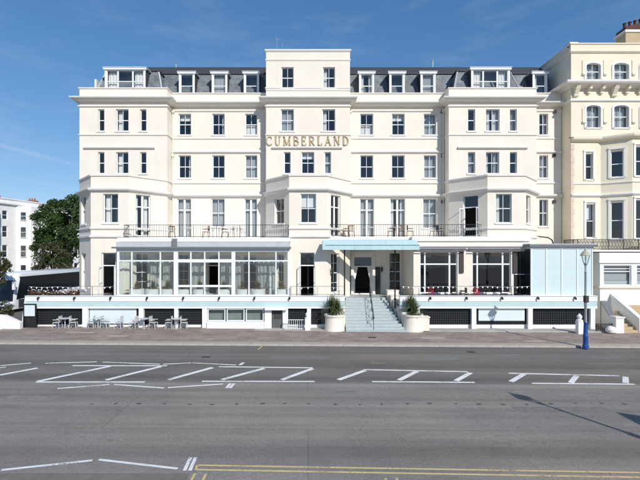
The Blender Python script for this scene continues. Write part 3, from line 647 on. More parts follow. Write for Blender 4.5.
# ------- roofs
MY0, MY1, MZ0, MZ1 = 0.85, 2.0, 17.5, 20.45
slate = bpy.data.objects.new('roof', None); COL.objects.link(slate); slate.parent = hotel
for x0, x1, xa, xb in ((-BX-2.1, -3.25, -BX-2.0, -3.25), (3.25, 20.28, 3.25, 20.28)):
    rf = MB(); rf.quad((x0, MY0, MZ0), (x1, MY0, MZ0), (x1, MY1, MZ1), (x0, MY1, MZ1)); rf.build('slate_slope', 'slate', slate)
    x0, x1 = xa, xb; tp = MB()
    tp.hexa([(x0, MY1-.12, MZ1-.02), (x1, MY1-.12, MZ1-.02), (x1, MY1+.05, MZ1-.02), (x0, MY1+.05, MZ1-.02), (x0, MY1-.12, MZ1+.10), (x1, MY1-.12, MZ1+.10), (x1, MY1+.05, MZ1+.10), (x0, MY1+.05, MZ1+.10)])
    tp.quad((x0, MY1, MZ1+.08), (x1, MY1, MZ1+.08), (x1, MY1+1.3, MZ1+1.15), (x0, MY1+1.3, MZ1+1.15)); tp.quad((x0, MY1+1.3, MZ1+1.15), (x1, MY1+1.3, MZ1+1.15), (x1, 8, MZ1+1.15), (x0, 8, MZ1+1.15)); tp.build('upper_roof', 'dark_roof', slate)
for c in (-BX, BX):
    xl, xr = c-BH+.55, c+BH-.55
    b = [(xl, YB+.75, MZ0), (xr, YB+.75, MZ0), (xr, 6, MZ0), (xl, 6, MZ0)]; t = [(xl+.72, YB+1.75, 20.1), (xr-.72, YB+1.75, 20.1), (xr-.72, 6, 20.1), (xl+.72, 6, 20.1)]
    rf = MB()
    for i in (0, 1, 3): j = (i+1) % 4; rf.quad(b[i], b[j], t[j], t[i])
    rf.build('slate_slope', 'slate', slate); tp = MB()
    k = 0.10; tt = [(t[0][0]-k, t[0][1]-k, 20.1), (t[1][0]+k, t[1][1]-k, 20.1), (t[2][0]+k, 8, 20.1), (t[3][0]-k, 8, 20.1)]; up = [(x, y, 20.2) for x, y, z in tt]
    tp.hexa(tt+up); ap = (c, t[0][1]+1.7, 21.0); bk = (c, 8, 21.0)
    tp.poly([up[0], up[1], ap]); tp.quad(up[1], up[2], bk, ap); tp.quad(up[3], up[0], ap, bk); tp.build('upper_roof', 'dark_roof', slate)
    for i in (0, 1): MB().bar(b[i], t[i], .10, .10).build('hip_roll', 'lead_pale', slate)
gt = MB()
for x0, x1 in ((-BX-BH, -BX+BH), (-BX+BH, -3.25), (3.25, BX-BH), (BX-BH, BX+BH), (BX+BH, 20.28)):
    y0 = YB if x1-x0 > 6.5 and abs((x0+x1)/2) > 12 else 0
    gt.quad((x0, y0+.1, 17.52), (x1, y0+.1, 17.52), (x1, 6, 17.52), (x0, 6, 17.52))
gt.build('gutter', 'lead', slate)
ll = MB(); ll.quad((-BX-BH+.02, YB, 17.4), (-BX-BH+.02, 9, 17.4), (-BX-BH+.02, 9, 18.1), (-BX-BH+.02, YB, 18.1))
# chimney-like vent behind the left hip
ll.box(wx(96.3,1.5), wx(98.3,1.5), 1.2, 1.6, 17.4, 19.7); ll.build('vent_stack', 'stucco_trim', slate)

for px, z, h in ((432.7, 21.3, .9), (176, 21.3, .5), (463, 21.0, .5)):
    x = wx(px, 3.5); m_ = MB(); m_.tube([(x, 3.5, z-.4), (x, 3.5, z+h)], .05, 8); m_.lathe([(.09, 0), (.09, .06), (.02, .1)], (x, 3.5, z+h), 8); m_.build('vent_pipe', 'lead_pale', slate)
def dormer(cx, yf, w, z1, style, curtain=None, back=2.3):
    d = bpy.data.objects.new('dormer', None); COL.objects.link(d); d.parent = hotel; d.location = (cx, yf, 17.6); d.empty_display_size = .2
    loc = Vector((cx, yf, 17.6)); h = z1-17.6
    mb = MB()          # cheeks and box, seen at the sides
    mb.quad((cx-w/2, yf+.02, 17.6), (cx-w/2, yf+back, 17.6), (cx-w/2, yf+back, z1), (cx-w/2, yf+.02, z1)); mb.quad((cx+w/2, yf+.02, 17.6), (cx+w/2, yf+back, 17.6), (cx+w/2, yf+back, z1), (cx+w/2, yf+.02, z1))
    mb.quad((cx-w/2, yf+back-.6, 17.6), (cx+w/2, yf+back-.6, 17.6), (cx+w/2, yf+back-.6, z1), (cx-w/2, yf+back-.6, z1))
    mb.build('cheek', 'dark_roof', d)
    r = MB(); r.box(cx-w/2-.13, cx+w/2+.13, yf-.16, yf+back, z1, z1+.07); r.build('dormer_roof', 'lead_pale', d)
    f = MB(); f.box(cx-w/2-.10, cx+w/2+.10, yf-.13, yf+.05, z1-.14, z1-.002)
    f.box(cx-w/2, cx-w/2+.13, yf-.05, yf+.08, 17.6, z1-.142); f.box(cx+w/2-.13, cx+w/2, yf-.05, yf+.08, 17.6, z1-.142); f.build('fascia', 'gloss_white', d)
    s = Seg((cx-w/2, yf), (cx+w/2, yf))
    window(d, s, .13, w-.13, 18.0, z1-.145, style, curtain, din=0.0, sill=False)
    b = MB(); b.box(cx-w/2+.13, cx+w/2-.13, yf, yf+.06, 17.6, 18.0); b.build('apron', 'gloss_white', d)
for px0, px1, cu in ((179,194.8,None), (211.8,227.4,'net'), (243.8,259.2,None), (359,374,'sides'), (389.2,404.6,None), (420.4,435.4,'net'), (532.4,547,'left')):
    y = 0.75; x0, x1 = wx(px0, y), wx(px1, y); dormer((x0+x1)/2, y, x1-x0, 20.08, 'narrow', cu)
for px0, px1, cu in ((105,145.6,'sides'), (471,509.6,'sides')):
    y = -.35; x0, x1 = wx(px0, y), wx(px1, y); dormer((x0+x1)/2, y, x1-x0, 19.95, 'triple', cu, 2.6)

# ------- lettering
def ribbon(mb, pts, wd, P, dep=0.07):
    """stroke of a letter: a thick ribbon along pts (letter units), extruded; P maps letter units to the wall"""
    n = len(pts); Lf, Rt = [], []
    for i in range(n):
        a = Vector(pts[max(i-1,0)]); b = Vector(pts[min(i+1,n-1)]); d = (b-a).normalized(); w = wd[i] if hasattr(wd, '__len__') else wd
        s = Vector((-d.y, d.x))*w/2; Lf.append(Vector(pts[i])+s); Rt.append(Vector(pts[i])-s)
    for i in range(n-1):
        q = [Lf[i], Lf[i+1], Rt[i+1], Rt[i]]; mb.hexa([P(v.x, v.y, 0.012) for v in q] + [P(v.x, v.y, dep) for v in q])
TH, TN = 0.17, 0.075
def arc(cx, cy, rx, ry, a0, a1, n=10): return [(cx+rx*math.cos(R(a0+(a1-a0)*i/n)), cy+ry*math.sin(R(a0+(a1-a0)*i/n))) for i in range(n+1)]
def wds(n, f): return [f(i/n) for i in range(n+1)]
sf = lambda x, y, w=.30: ([(x-w/2, y), (x+w/2, y)], .05)
def bowl(y0, y1, x, r): return ([(x, y1)] + arc(x+.18, (y0+y1)/2, r, (y1-y0)/2, 90, -90, 10) + [(x, y0)], [TN]*2 + [TN+(TH-TN)*math.sin(math.pi*i/8) for i in range(9)] + [TN]*2)
LET = {
 'C': (.86, [(arc(.46, .5, .40, .47, 48, 312, 14), [TN+(TH-TN)*math.sin(math.pi*i/14)**2 for i in range(15)]), ([(.74, .97), (.74, .70)], .06), ([(.74, .03), (.74, .26)], .06)]),
 'U': (.86, [([(.18, .97), (.18, .34)] + arc(.43, .34, .25, .31, 180, 360, 8)[1:] + [(.68, .97)], [TH]*2 + [TH-.01*i for i in range(7)] + [TN, TN]), sf(.18, .97), sf(.68, .97)]),
 'M': (1.08, [([(.16, 0), (.16, 1)], TN), ([(.16, .98), (.53, .04)], TH), ([(.53, .04), (.90, .98)], TN), ([(.90, 1), (.90, 0)], TH), sf(.16, .03), sf(.90, .03), sf(.10, .97, .2), sf(.95, .97, .2)]),
 'B': (.80, [([(.20, 0), (.20, 1)], TH), bowl(.52, .97, .2, .26), bowl(.03, .52, .2, .36), sf(.16, .03, .24), sf(.16, .97, .24)]),
 'E': (.76, [([(.20, 0), (.20, 1)], TH), ([(.1, .965), (.64, .965)], TN), ([(.2, .51), (.52, .51)], TN), ([(.1, .035), (.68, .035)], TN), ([(.63, .99), (.63, .74)], .06), ([(.67, .01), (.67, .28)], .06), ([(.52, .62), (.52, .40)], .05)]),
 'R': (.86, [([(.20, 0), (.20, 1)], TH), bowl(.48, .97, .2, .31), ([(.40, .48), (.74, .02)], TH*.9), sf(.20, .03), sf(.16, .97, .24), sf(.76, .03, .18)]),
 'L': (.74, [([(.20, 0), (.20, 1)], TH), ([(.1, .035), (.66, .035)], TN), ([(.65, .01), (.65, .30)], .06), sf(.20, .97)]),
 'A': (.92, [([(.46, 1), (.14, 0)], TN), ([(.44, 1), (.78, 0)], TH), ([(.25, .34), (.66, .34)], TN), sf(.14, .03, .26), sf(.78, .03, .30)]),
 'N': (.92, [([(.17, 0), (.17, 1)], TN), ([(.17, .98), (.74, .03)], TH), ([(.74, 0), (.74, 1)], TN), sf(.17, .03, .26), sf(.74, .97, .26), sf(.10, .97, .2)]),
 'D': (.90, [([(.20, 0), (.20, 1)], TH), ([(.12, .965), (.38, .965)] + arc(.38, .5, .40, .465, 90, -90, 12)[1:] + [(.12, .035)], [TN]*2 + [TN+(TH-TN)*math.sin(math.pi*i/11) for i in range(12)] + [TN]), sf(.16, .97, .2)]),
}
word = 'CUMBERLAND'; LH = 0.70; xs0, xs1 = wx(266.2, YB), wx(349, YB)
tot = sum(LET[c][0] for c in word); LW = (xs1-xs0-0.16*9)/tot; x = xs0
for c in word:
    mb = MB(); ox = x
    for pts, wd in LET[c][1]:
        sc = [w for w in wd][:len(pts)] if hasattr(wd, '__len__') else wd
        if hasattr(sc, '__len__') and len(sc) < len(pts): sc = list(sc) + [sc[-1]]*(len(pts)-len(sc))
        ribbon(mb, pts, sc, lambda a, b, d: (ox+a*LW, YB-d, 13.64+b*LH), 0.075)
    tag(mb.build('letter', 'gold_letter', hotel), 'raised gold letter %s' % c); x += LET[c][0]*LW + 0.16

# ------- balconies at first-floor level and their railings
def railing(mb, pts, z0, z1, step=.13, r=.016, top=.035):
    for p, q in zip(pts, pts[1:]):
        a, b = Vector((*p, 0)), Vector((*q, 0)); L = (b-a).length; n = max(2, int(L/step))
        mb.bar((*p, z1), (*q, z1), top*1.3, top); mb.bar((*p, z0+.08), (*q, z0+.08), top)
        for i in range(n+1):
            c = a.lerp(b, i/n); k = 1.8 if i % 10 == 0 else 1.0
            mb.bar((c.x, c.y, z0), (c.x, c.y, z1), r*k*1.2)
RY = -4.2
deck = MB(); deck.box(-13.3, -1.25, -4.42, -.02, 6.12, 6.40); deck.build('balcony_slab', 'white_paint', hotel)
rl = MB(); railing(rl, [(-12.9, -3.42), (-12.9, RY), (-1.4, RY), (-1.4, -3.42)], 6.40, 7.30, .16, .013); rl.build('balcony_railing', 'black_metal', hotel)
deck2 = MB(); deck2.box(1.28, 7.6, -3.2, -.02, 6.28, 6.50); deck2.build('balcony_slab', 'white_paint', hotel)
rl = MB(); railing(rl, [(1.6, -3.1), (12.6, -3.1)], 6.52, 7.40, .16, .013); rl.build('balcony_railing', 'black_metal', hotel)
# ------- entrance: door leaves, fanlight, curtains, lanterns
s = L_recR; u0, u1 = DOOR_U
ef = grid_frame(u1-u0, 3.03, [], [(2.22, .08)], .07).mesh('entrance_frame', 'white_paint'); e = link_mesh('entrance_door', ef, hotel, s.P((u0+u1)/2, 2.02, -.1), 0)
w_ = u1-u0
link_mesh('fanlight', MB().quad((-w_/2+.07,.05,2.26),(w_/2-.07,.05,2.26),(w_/2-.07,.05,2.96),(-w_/2+.07,.05,2.96)).mesh('fanlight', 'glass_dark'), e)
for sx in (-1, 1):
    mb = MB(); n = 8
    for i in range(n):              # tied-back drape
        z0, z1 = 2.2*i/n, 2.2*(i+1)/n; f = lambda z: (.2 if z < 1.1 else .2+.3*(z-1.1)/1.1)
        mb.quad((sx*w_/2*.96, .2, z0), (sx*(w_/2-f(z0)*.8), .25, z0), (sx*(w_/2-f(z1)*.8), .25, z1), (sx*w_/2*.96, .2, z1))
    link_mesh('drape', mb.mesh('drape', 'cloth_white'), e)
    lf = MB(); lf.box(-.03, .03, -1.0, 0, 0, 2.2)
    q = link_mesh('door_leaf', MB().box(0,.05,-.62,0,.02,2.18).mesh('door_leaf', 'black_metal'), e, (sx*(w_/2+.03), 0, 0), R(sx*62))
su = MB(); sbox(su, s, u0-.2, u0-.003, 2.02, 5.25, 0, .07); sbox(su, s, u1+.003, u1+.2, 2.02, 5.25, 0, .07); sbox(su, s, u0-.2, u1+.2, 5.253, 5.42, 0, .1); su.build('door_surround', 'stucco_trim', hotel)
def lantern(p, n):
    mb = MB(); x, y, z = p; mb.bar((x, y, z+.3), (x+n[0]*.22, y+n[1]*.22, z+.32), .025); cx, cy = x+n[0]*.22, y+n[1]*.22
    mb.lathe([(.03, -.02), (.06, .02), (.085, .24), (.10, .26), (.04, .34), (.012, .40)], (cx, cy, z), 6); mb.build('wall_lantern', 'black_metal', hotel)
lantern(L_recR.P(L_recR.at(346.5), 3.85), (0, -1)); lantern(L_recR.P(L_recR.at(381.5), 3.85), (0, -1)); lantern(L_recR.P(L_recR.at(404), 3.85), (0, -1)); lantern(L_cr.P(.35, 3.85), L_cr.n)

# ================================================================== RIGHT-HAND GROUND-FLOOR EXTENSION (bar front) and its glazed box
bar = thing('restaurant_front', 'cream single-storey restaurant front with two large white-framed windows right of entrance', 'building', (11.7, -3.5, 0))
YE = -3.62; XE0, XE1 = wx(413.5, YE), wx(529, YE)
sE = Seg((XE0, YE), (XE1, YE)); hs = []
for a, b in ((420, 457.5), (472.5, 511)): hs.append((sE.at(a), sE.at(b), 2.45, 5.42))
hs.append((sE.at(513.5), sE.at(527.5), 2.1, 5.5))
eb = MB(); panel(eb, sE, -.2, 6.18, hs, rev=.25); panel(eb, Seg((XE0, -.02), (XE0, YE)), -.2, 6.18, []); panel(eb, Seg((XE1, YE), (XE1, -1.5)), -.2, 6.18, [])
eb.build('wall', 'stucco', bar)
for h in hs[:2]:
    window(bar, sE, h[0], h[1], h[2], h[3], 'shop', None, din=.10)
window(bar, sE, hs[2][0], hs[2][1], hs[2][2], hs[2][3], 'narrow', None, din=.1, sill=False, glass='glass_dark')
m_ = MB(); m_.box(XE0-.12, XE1+.1, YE-.12, -.02, 6.18, 6.50); m_.build('roof_slab', 'white_paint', bar)
m_ = MB(); moulding(m_, [(XE0, YE), (XE1, YE)], [(-.05, 5.72), (.05, 5.72), (.12, 5.80), (.12, 5.88), (-.05, 5.92)]); m_.build('string_course', 'stucco_trim', bar)
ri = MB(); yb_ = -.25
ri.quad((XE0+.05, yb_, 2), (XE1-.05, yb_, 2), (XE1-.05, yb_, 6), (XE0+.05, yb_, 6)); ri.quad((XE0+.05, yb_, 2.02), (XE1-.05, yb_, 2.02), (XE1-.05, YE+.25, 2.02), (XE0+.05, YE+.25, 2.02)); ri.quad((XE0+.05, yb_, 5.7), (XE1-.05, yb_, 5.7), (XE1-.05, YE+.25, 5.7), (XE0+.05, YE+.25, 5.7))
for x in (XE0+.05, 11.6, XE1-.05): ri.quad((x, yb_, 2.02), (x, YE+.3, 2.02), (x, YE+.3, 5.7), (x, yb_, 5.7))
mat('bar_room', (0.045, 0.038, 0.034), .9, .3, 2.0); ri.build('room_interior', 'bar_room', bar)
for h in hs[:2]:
    x0, x1 = sE.P(h[0], 0)[0], sE.P(h[1], 0)[0]
    aw = MB(); aw.tube([(x0-.35, YE-.16, 5.62), (x1+.55, YE-.16, 5.62)], .085, 10); aw.bar((x0-.1, YE-.12, 5.60), (x0+.9, YE-.30, 5.46), .04); aw.bar((x1+.3, YE-.12, 5.60), (x1-.7, YE-.30, 5.46), .04)
    aw.bar((x0-.3, YE-.30, 5.50), (x1+.5, YE-.30, 5.50), .05); tag(aw.build('retracted_awning', 'lead', None), 'rolled-up grey awning above the %s large restaurant window' % ('left' if h is hs[0] else 'right'), 'awning')
    cb = MB()
    for i in range(6): cb.box(x1+.12+i*.05, x1+.16+i*.05, YE-.1-(i%2)*.02, YE-.04, 3.9, 5.45)
    cb.build('folded_curtain', 'cloth_dark', bar)
box = thing('glazed_booth', 'pale turquoise glazed booth with white mullions at right end of terrace', 'booth', (17.7, -4.2, 2.0))
YG = -4.42; gx0, gx1 = wx(531, YG), wx(592, YG); zb0, zb1 = 2.36, 5.62
fr = MB(); mul = [gx0, wx(546, YG), wx(561.5, YG), wx(577, YG), gx1]
for i, x in enumerate(mul): fr.box(x-.035, x+.035, YG-.04, YG+.05, zb0, zb1)
fr.box(gx0-.036, gx1+.036, YG-.05, YG+.06, zb1, zb1+.14); fr.box(gx0-.036, gx1+.036, YG-.05, YG+.06, zb0-.12, zb0)
for x in (gx0, gx1):
    for y in (-2.9, -1.6): fr.box(x-.035, x+.035, y-.04, y+.04, zb0, zb1)
    fr.box(x-.034, x+.034, YG+.061, -1.2, zb0-.12, zb0); fr.box(x-.034, x+.034, YG+.061, -1.2, zb1, zb1+.14)
fr.build('frame', 'gloss_white', box)
for a, b in zip(mul, mul[1:]): MB().box(a+.037, b-.037, YG, YG+.012, zb0, zb1).build('pane', 'frosted', box)
for x in (gx0, gx1):
    for y0, y1 in ((YG+.06, -2.94), (-2.86, -1.64)): MB().box(x-.006, x+.006, y0, y1, zb0, zb1).build('pane', 'frosted' if x == gx1 else 'glass_dark', box)
# faint white etched oval emblems on the panes
mat('etch', (0.64, 0.79, 0.815), .3, .02)
for a, b in list(zip(mul, mul[1:]))[:3]:
    cx = (a+b)/2; e = MB()
    for r0, r1 in ((.34, .37),):
        for i in range(28):
            t0, t1 = i*2*math.pi/28, (i+1)*2*math.pi/28
            e.quad((cx+r0*math.cos(t0), YG-.003, 4.0+r0*.35*math.sin(t0)), (cx+r1*math.cos(t0), YG-.003, 4.0+r1*.42*math.sin(t0)), (cx+r1*math.cos(t1), YG-.003, 4.0+r1*.42*math.sin(t1)), (cx+r0*math.cos(t1), YG-.003, 4.0+r0*.35*math.sin(t1)))
    e.box(cx-.26, cx+.26, YG-.004, YG-.001, 3.97, 4.03); e.build('etched_emblem', 'etch', box)
rf_ = MB(); rf_.box(gx0-.2, gx1+.25, YG-.22, -1.1, zb1+.14, zb1+.30); rf_.build('roof', 'lead', box)
rf_ = MB(); rf_.box(gx0-.12, gx1+.12, YG-.12, -1.1, zb1+.302, zb1+.36); rf_.build('roof_edge', 'lead_pale', box)
fl = MB(); fl.quad((gx0+.05, -1.25, 2.0), (gx1-.05, -1.25, 2.0), (gx1-.05, -1.25, 5.6), (gx0+.05, -1.25, 5.6)); fl.build('back_wall', 'stucco', box)

# ================================================================== CONSERVATORY
cons = thing('conservatory', 'long white-framed glazed conservatory with grey flat roof left of entrance', 'conservatory', (-7.4, -4.35, 2.0))
YK = -4.35; kx0, kx1 = wx(117.2, YK), wx(290, YK); kz0, kz1 = 2.42, 5.42; kt = wz(260.8, YK)
cf = MB(); thick = {117.2: .16, 176: .30, 233.5: .26, 290: .16}
cols = [117.2, 132, 160.5, 176, 191, 204.8, 219, 233.5, 249, 276, 290]
for c in cols:
    w = thick.get(c, .085); xx = min(max(wx(c, YK), kx0+w/2), kx1-w/2); cf.box(xx-w/2, xx+w/2, YK-.05, YK+.07, kz0, kz1)
cf.box(kx0-.02, kx1+.02, YK-.07, YK+.09, kz1, kz1+.22); cf.box(kx0-.02, kx1+.02, YK-.06, YK+.08, kz0-.2, kz0)
for i in range(len(cols)-1):
    a, b = wx(cols[i], YK)+thick.get(cols[i], .085)/2, wx(cols[i+1], YK)-thick.get(cols[i+1], .085)/2
    mid = 176 <= cols[i] < 233; cf.box(a, b, YK-.04, YK+.06, kt-(.11 if mid else .045), kt+(.11 if mid else .045))
    if mid: cf.box(a, b, YK-.035, YK+.055, wz(286, YK)-.07, wz(286, YK)+.07)
    zz = [kz0] + ([wz(286, YK)] if mid else []) + [kt, kz1]
    for z0, z1 in zip(zz, zz[1:]):
        if cols[i] == 204.8 and abs(z1-kt) < .01: continue          # the leaf that stands open
        MB().box(a-.01, b+.01, YK+.005, YK+.013, z0, z1).build('pane', 'glass_clear', cons)
for x in (kx0+.05, kx1-.05):
    for y in (-3.45,): cf.box(x-.05, x+.05, y-.04, y+.04, kz0, kz1)
cf.build('frame', 'gloss_white', cons)
kr = MB(); kr.box(kx0-.25, kx1+.05, YK-.35, -3.5, kz1+.222, kz1+.34); kr.build('roof_edge', 'lead', cons)
kr = MB(); kr.box(kx0-.02, kx1-.03, YK-.12, -.05, kz1+.342, 6.10); kr.build('roof', 'lead_pale', cons)
kr = MB(); kr.box(kx0+.05, kx1-.1, YK+.1, -.05, 1.98, 2.03); mat('tile_floor', (0.66, 0.62, 0.56), .4, .1); kr.build('floor', 'tile_floor', cons)
MB().box(kx0+.08, kx1-.08, YK+.12, -.06, kz1+.16, kz1+.215).build('ceiling', 'white_paint', cons)
def sheer():
    m = MATS['net'].copy(); m.name = 'sheer'; [setattr(q.inputs[0], 'default_value', 0.5) for q in m.node_tree.nodes if q.type == 'MIX_SHADER']; MATS['sheer'] = m
sheer()
for a, b in ((119, 131), (150.5, 159.5), (163, 172.5), (192, 204), (221, 231.5), (236, 243.5), (258, 275)):
    mb = MB(); xa, xb = wx(a, -3.0), wx(b, -3.0); n = 28
    for i in range(n):
        f = lambda t: (xa+(xb-xa)*t, -2.98+.05*math.sin(t*(xb-xa)*22)+.02*math.sin(t*31))
        p, q = f(i/n), f((i+1)/n); mb.quad((*p, 2.06), (*q, 2.06), (*q, kt-.08), (*p, kt-.08))
    mb.build('sheer_drape', 'sheer', cons)
sg = MB(); xx = wx(175.5, YK); sg.box(xx-.16, xx+.16, YK-.30, YK-.14, 5.72, 6.32); sg.build('vent_box', 'lead', cons)

# ================================================================== TERRACE
ter = thing('terrace', 'white raised terrace with turquoise stripe running along the hotel front', 'terrace', (0, -4.5, 0))
YT = -4.72; YL = -4.42
TX0, TX1 = wx(25, YT), wx(597.5, YT)
STL, STR = 2.55, 6.35          # gap of the entrance steps
for x0, x1 in ((TX0+.1, STL-.0), (STR, TX1-.03)):
    d = MB(); d.box(x0, x1, YT+.3, -1.12 if x0 > 0 else -.5, 1.72, 2.0); d.build('deck', 'concrete', ter)
def span(name, m, z0, z1, y0, y1, cuts=((TX0, STL), (STR, TX1))):
    for a, b in cuts: MB().box(a, b, y0, y1, z0, z1).build(name, m, ter)
span('parapet', 'white_paint', 1.99, 2.34, YT, YT+.26)
span('turquoise_stripe', 'turquoise', 1.62, 1.988, YT+.03, YT+.28)
span('beam', 'white_paint', 1.50, 1.618, YT+.01, YT+.30)
span('drip_ledge', 'white_paint', 2.342, 2.38, YT-.05, YT+.30)
for (a, b, z0) in ((82, 87.5, .1), (138.5, 143.3, .1), (174, 177.8, .1), (202, 207, .1), (264.5, 271.5, .1), (282.6, 288, .1), (307, 311, .1), (415.5, 420, .1), (472, 476.5, .1), (528.5, 533, .1), (591, 595.5, .0)):
    MB().box(wx(a, YT), wx(b, YT), YT+.03, YT+.27, z0-.1, 1.498).build('post', 'white_paint', ter)
pl = MB()
for a, b in ((TX0+.6, 1.6), (7.4, TX1-.1)): pl.box(a, b, YL+.02, YL+.2, -.2, .36)
pl.build('plinth', 'stucco_white', ter)
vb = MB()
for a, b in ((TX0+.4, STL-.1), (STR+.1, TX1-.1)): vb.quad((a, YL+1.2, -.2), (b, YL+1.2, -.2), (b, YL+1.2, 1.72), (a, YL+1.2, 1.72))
vb.build('undercroft_dark', 'void', ter)  # near-black sheet stands in for the shade in the hollow under the terrace
def trellis(a, b, z0=.36, z1=1.49, st=.155):
    x0, x1 = wx(a, YL), wx(b, YL); mb = MB()
    mb.quad((x0, YL+.06, z0), (x1, YL+.06, z0), (x1, YL+.06, z1), (x0, YL+.06, z1))  # dark backing stands in for the shade seen through the openings
    x = x0
    while x < x1: mb.box(x, min(x+.045, x1), YL-.012, YL+.012, z0, z1); x += st
    z = z0
    while z < z1: mb.box(x0, x1, YL-.03, YL-.013, z, z+.045); z += st
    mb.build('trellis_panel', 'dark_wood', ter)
for a, b in ((37, 81.5), (87, 138.5), (143.5, 173.8), (178, 201.8), (289, 306.5), (312, 321), (420.3, 471.8), (476.8, 528.3), (533.3, 566), (566.6, 590.8)): trellis(a, b)
# basement windows in their white frame
for a, b in ((207.4, 225.6), (226.4, 244.8), (245.6, 264)):
    sB = Seg((wx(a, YT+.1), YT+.1), (wx(b, YT+.1), YT+.1)); window(ter, sB, 0.02, sB.L-.02, .62, 1.47, 'plain', None, din=0.0, sill=False, glass='glass')
sp = MB(); sp.box(wx(207.2, YT), wx(264.2, YT), YT-.12, YT+.28, .1, .60); sp.build('window_plinth', 'white_paint', ter)
mat('grey_green', (0.22, 0.26, 0.24), .8, .15)
MB().box(wx(207.4, YT), wx(264, YT), YT+.5, YT+.55, .3, 1.5).build('blind', 'grey_green', ter)
# basement door with small porch
MB().box(wx(265, YT), wx(287, YT), YT-.28, YT-.002, 1.42, 1.62).build('porch_hood', 'white_paint', ter)
dr = MB(); dr.box(wx(272, YT), wx(282.4, YT), YT+.18, YT+.22, .1, 1.42); mat('grey_door', (0.10, 0.105, 0.11), .5, .1); d_ = dr.build('door', 'grey_door', ter)
MB().box(wx(273.5, YT), wx(281, YT), YT+.165, YT+.181, .75, 1.3).build('door_panel', 'iron', d_)
fn = MB(); railing(fn, [(wx(285, -5.2), -5.2), (wx(306, -5.2), -5.2)], .12, .80, .14, .02); fn.build('white_railing', 'gloss_white', ter)
# black spot lamps under the coping
for px in (39, 75, 111, 147.4, 183.6, 219.4, 254.6, 289.6, 430, 466.2, 501.6, 537.5, 574.5):
    x = wx(px, YT); mb = MB(); mb.box(x-.05, x+.05, YT-.10, YT-.002, 2.20, 2.30); mb.lathe([(.03, -.15), (.075, -.02), (.06, .0)], (x, YT-.15, 2.26), 10); mb.build('spot_lamp', 'black_metal', ter)
# sloped left end
le = MB(); le.hexa([(TX0-.3, YT, -.2), (TX0-.002, YT, -.2), (TX0-.002, YT+3.4, -.2), (TX0-.3, YT+3.4, -.2), (TX0-.12, YT, 1.5), (TX0-.002, YT, 2.3), (TX0-.002, YT+3.4, 2.3), (TX0-.12, YT+3.4, 1.5)]); le.build('end_wall', 'white_paint', ter)
re_ = MB(); re_.box(TX1-.2, TX1-.03, YT+.3, -1.0, -.2, 1.92); re_.build('end_wall', 'stucco_white', ter)
# forecourt ledge
fc = MB(); fc.hexa([(TX0-1.6,-5.55,-.3),(STL-1.2,-5.55,-.3),(STL-1.2,YL,-.3),(TX0-1.6,YL,-.3),(TX0-1.6,-5.55,.155),(STL-1.2,-5.55,.125),(STL-1.2,YL,.125),(TX0-1.6,YL,.155)])
fc.hexa([(STR+1.1,-5.55,-.3),(TX1+.0,-5.55,-.3),(TX1,YL,-.3),(STR+1.1,YL,-.3),(STR+1.1,-5.55,.10),(TX1,-5.55,.06),(TX1,YL,.06),(STR+1.1,YL,.10)])
tag(fc.build('forecourt', 'concrete'), kind='structure')
# terrace guard rails (thin posts and wire)
gr = MB()
for a, b in ((TX0+.2, kx0-.15), (-1.2, STL-.05), (STR+.05, gx0-.15)):
    railing(gr, [(a, YT+.13), (b, YT+.13)], 2.38, 3.02, 1.25, .02, .022)
gr.build('guard_rail', 'black_metal', ter)

def bunting(a, b, y, z, label, n):
    root = thing('bunting', label, 'bunting', ((a+b)/2, y, z), 'strings of white bunting')
    sag = .05; pts = [(a+(b-a)*i/n, y, z-sag*math.sin(math.pi*((i*3/n) % 1))) for i in range(n+1)]
    st = MB(); st.tube(pts, .006, 4); st.build('string', 'cloth_white', root)
    fl = MB()
    for i in range(n):
        p = Vector(pts[i]).lerp(Vector(pts[i+1]), .5); w = .065; dz = .13
        fl.poly([(p.x-w, p.y-.002, p.z), (p.x+w, p.y-.002, p.z), (p.x+random.uniform(-.02,.02), p.y-.012, p.z-dz)])
    tag(fl.build('flags', 'cloth_white', root), kind='stuff')
bunting(TX0+.2, kx0-.2, YT+.10, 3.0, 'white triangular bunting along left end of terrace rail', 16)
bunting(-1.1, STL-.1, YT+.10, 2.98, 'short white bunting string left of the entrance steps', 8)
bunting(STR+.1, gx0-.2, YT+.10, 3.02, 'white bunting string below the two large restaurant windows', 26)
bunting(kx0+.3, wx(172, YK), YK+.3, kt-.04, 'white bunting inside left bay of the conservatory', 7)
bunting(wx(236, YK), kx1-.3, YK+.3, kt-.04, 'white bunting inside right bay of the conservatory', 10)

# ================================================================== ENTRANCE STEPS
stp = thing('entrance_steps', 'pale blue-grey flight of steps climbing to the hotel entrance', 'steps', (4.4, -5.4, 0))
N_ST = 12; rise = 2.0/N_ST; y0 = -5.75; tread = .30
for i in range(N_ST):
    t = i/N_ST; fl = .55*max(0, 1-t*2.2)**2
    xl, xr = STL+.05*t, 6.45+fl*.4-.75*t
    MB().box(xl, xr, y0+i*tread, y0+(i+1)*tread+.04 if i < N_ST-1 else -1.1, -.2 if i < 2 else i*rise-.25, (i+1)*rise).build('step', 'step_paint', stp)
MB().box(STL, 7.7, -1.1, -.02, 1.7, 2.0).build('landing', 'step_paint', stp)
hr = MB()
yb, yt = y0+.3, y0+N_ST*tread
hx0, hx1 = 4.42, 4.62
hr.tube([(hx0, yb-.25, .95), (hx0, yb, 1.15), (hx1, yt, 2.95), (hx1, yt+.3, 2.95)], .022, 8); hr.tube([(hx0, yb, .75), (hx1, yt, 2.5)], .014, 6)
for t in (0, .25, .5, .75, 1): hr.tube([(hx0+(hx1-hx0)*t, yb+(yt-yb)*t, .1+1.85*t), (hx0+(hx1-hx0)*t, yb+(yt-yb)*t, 1.15+1.8*t)], .02, 6)
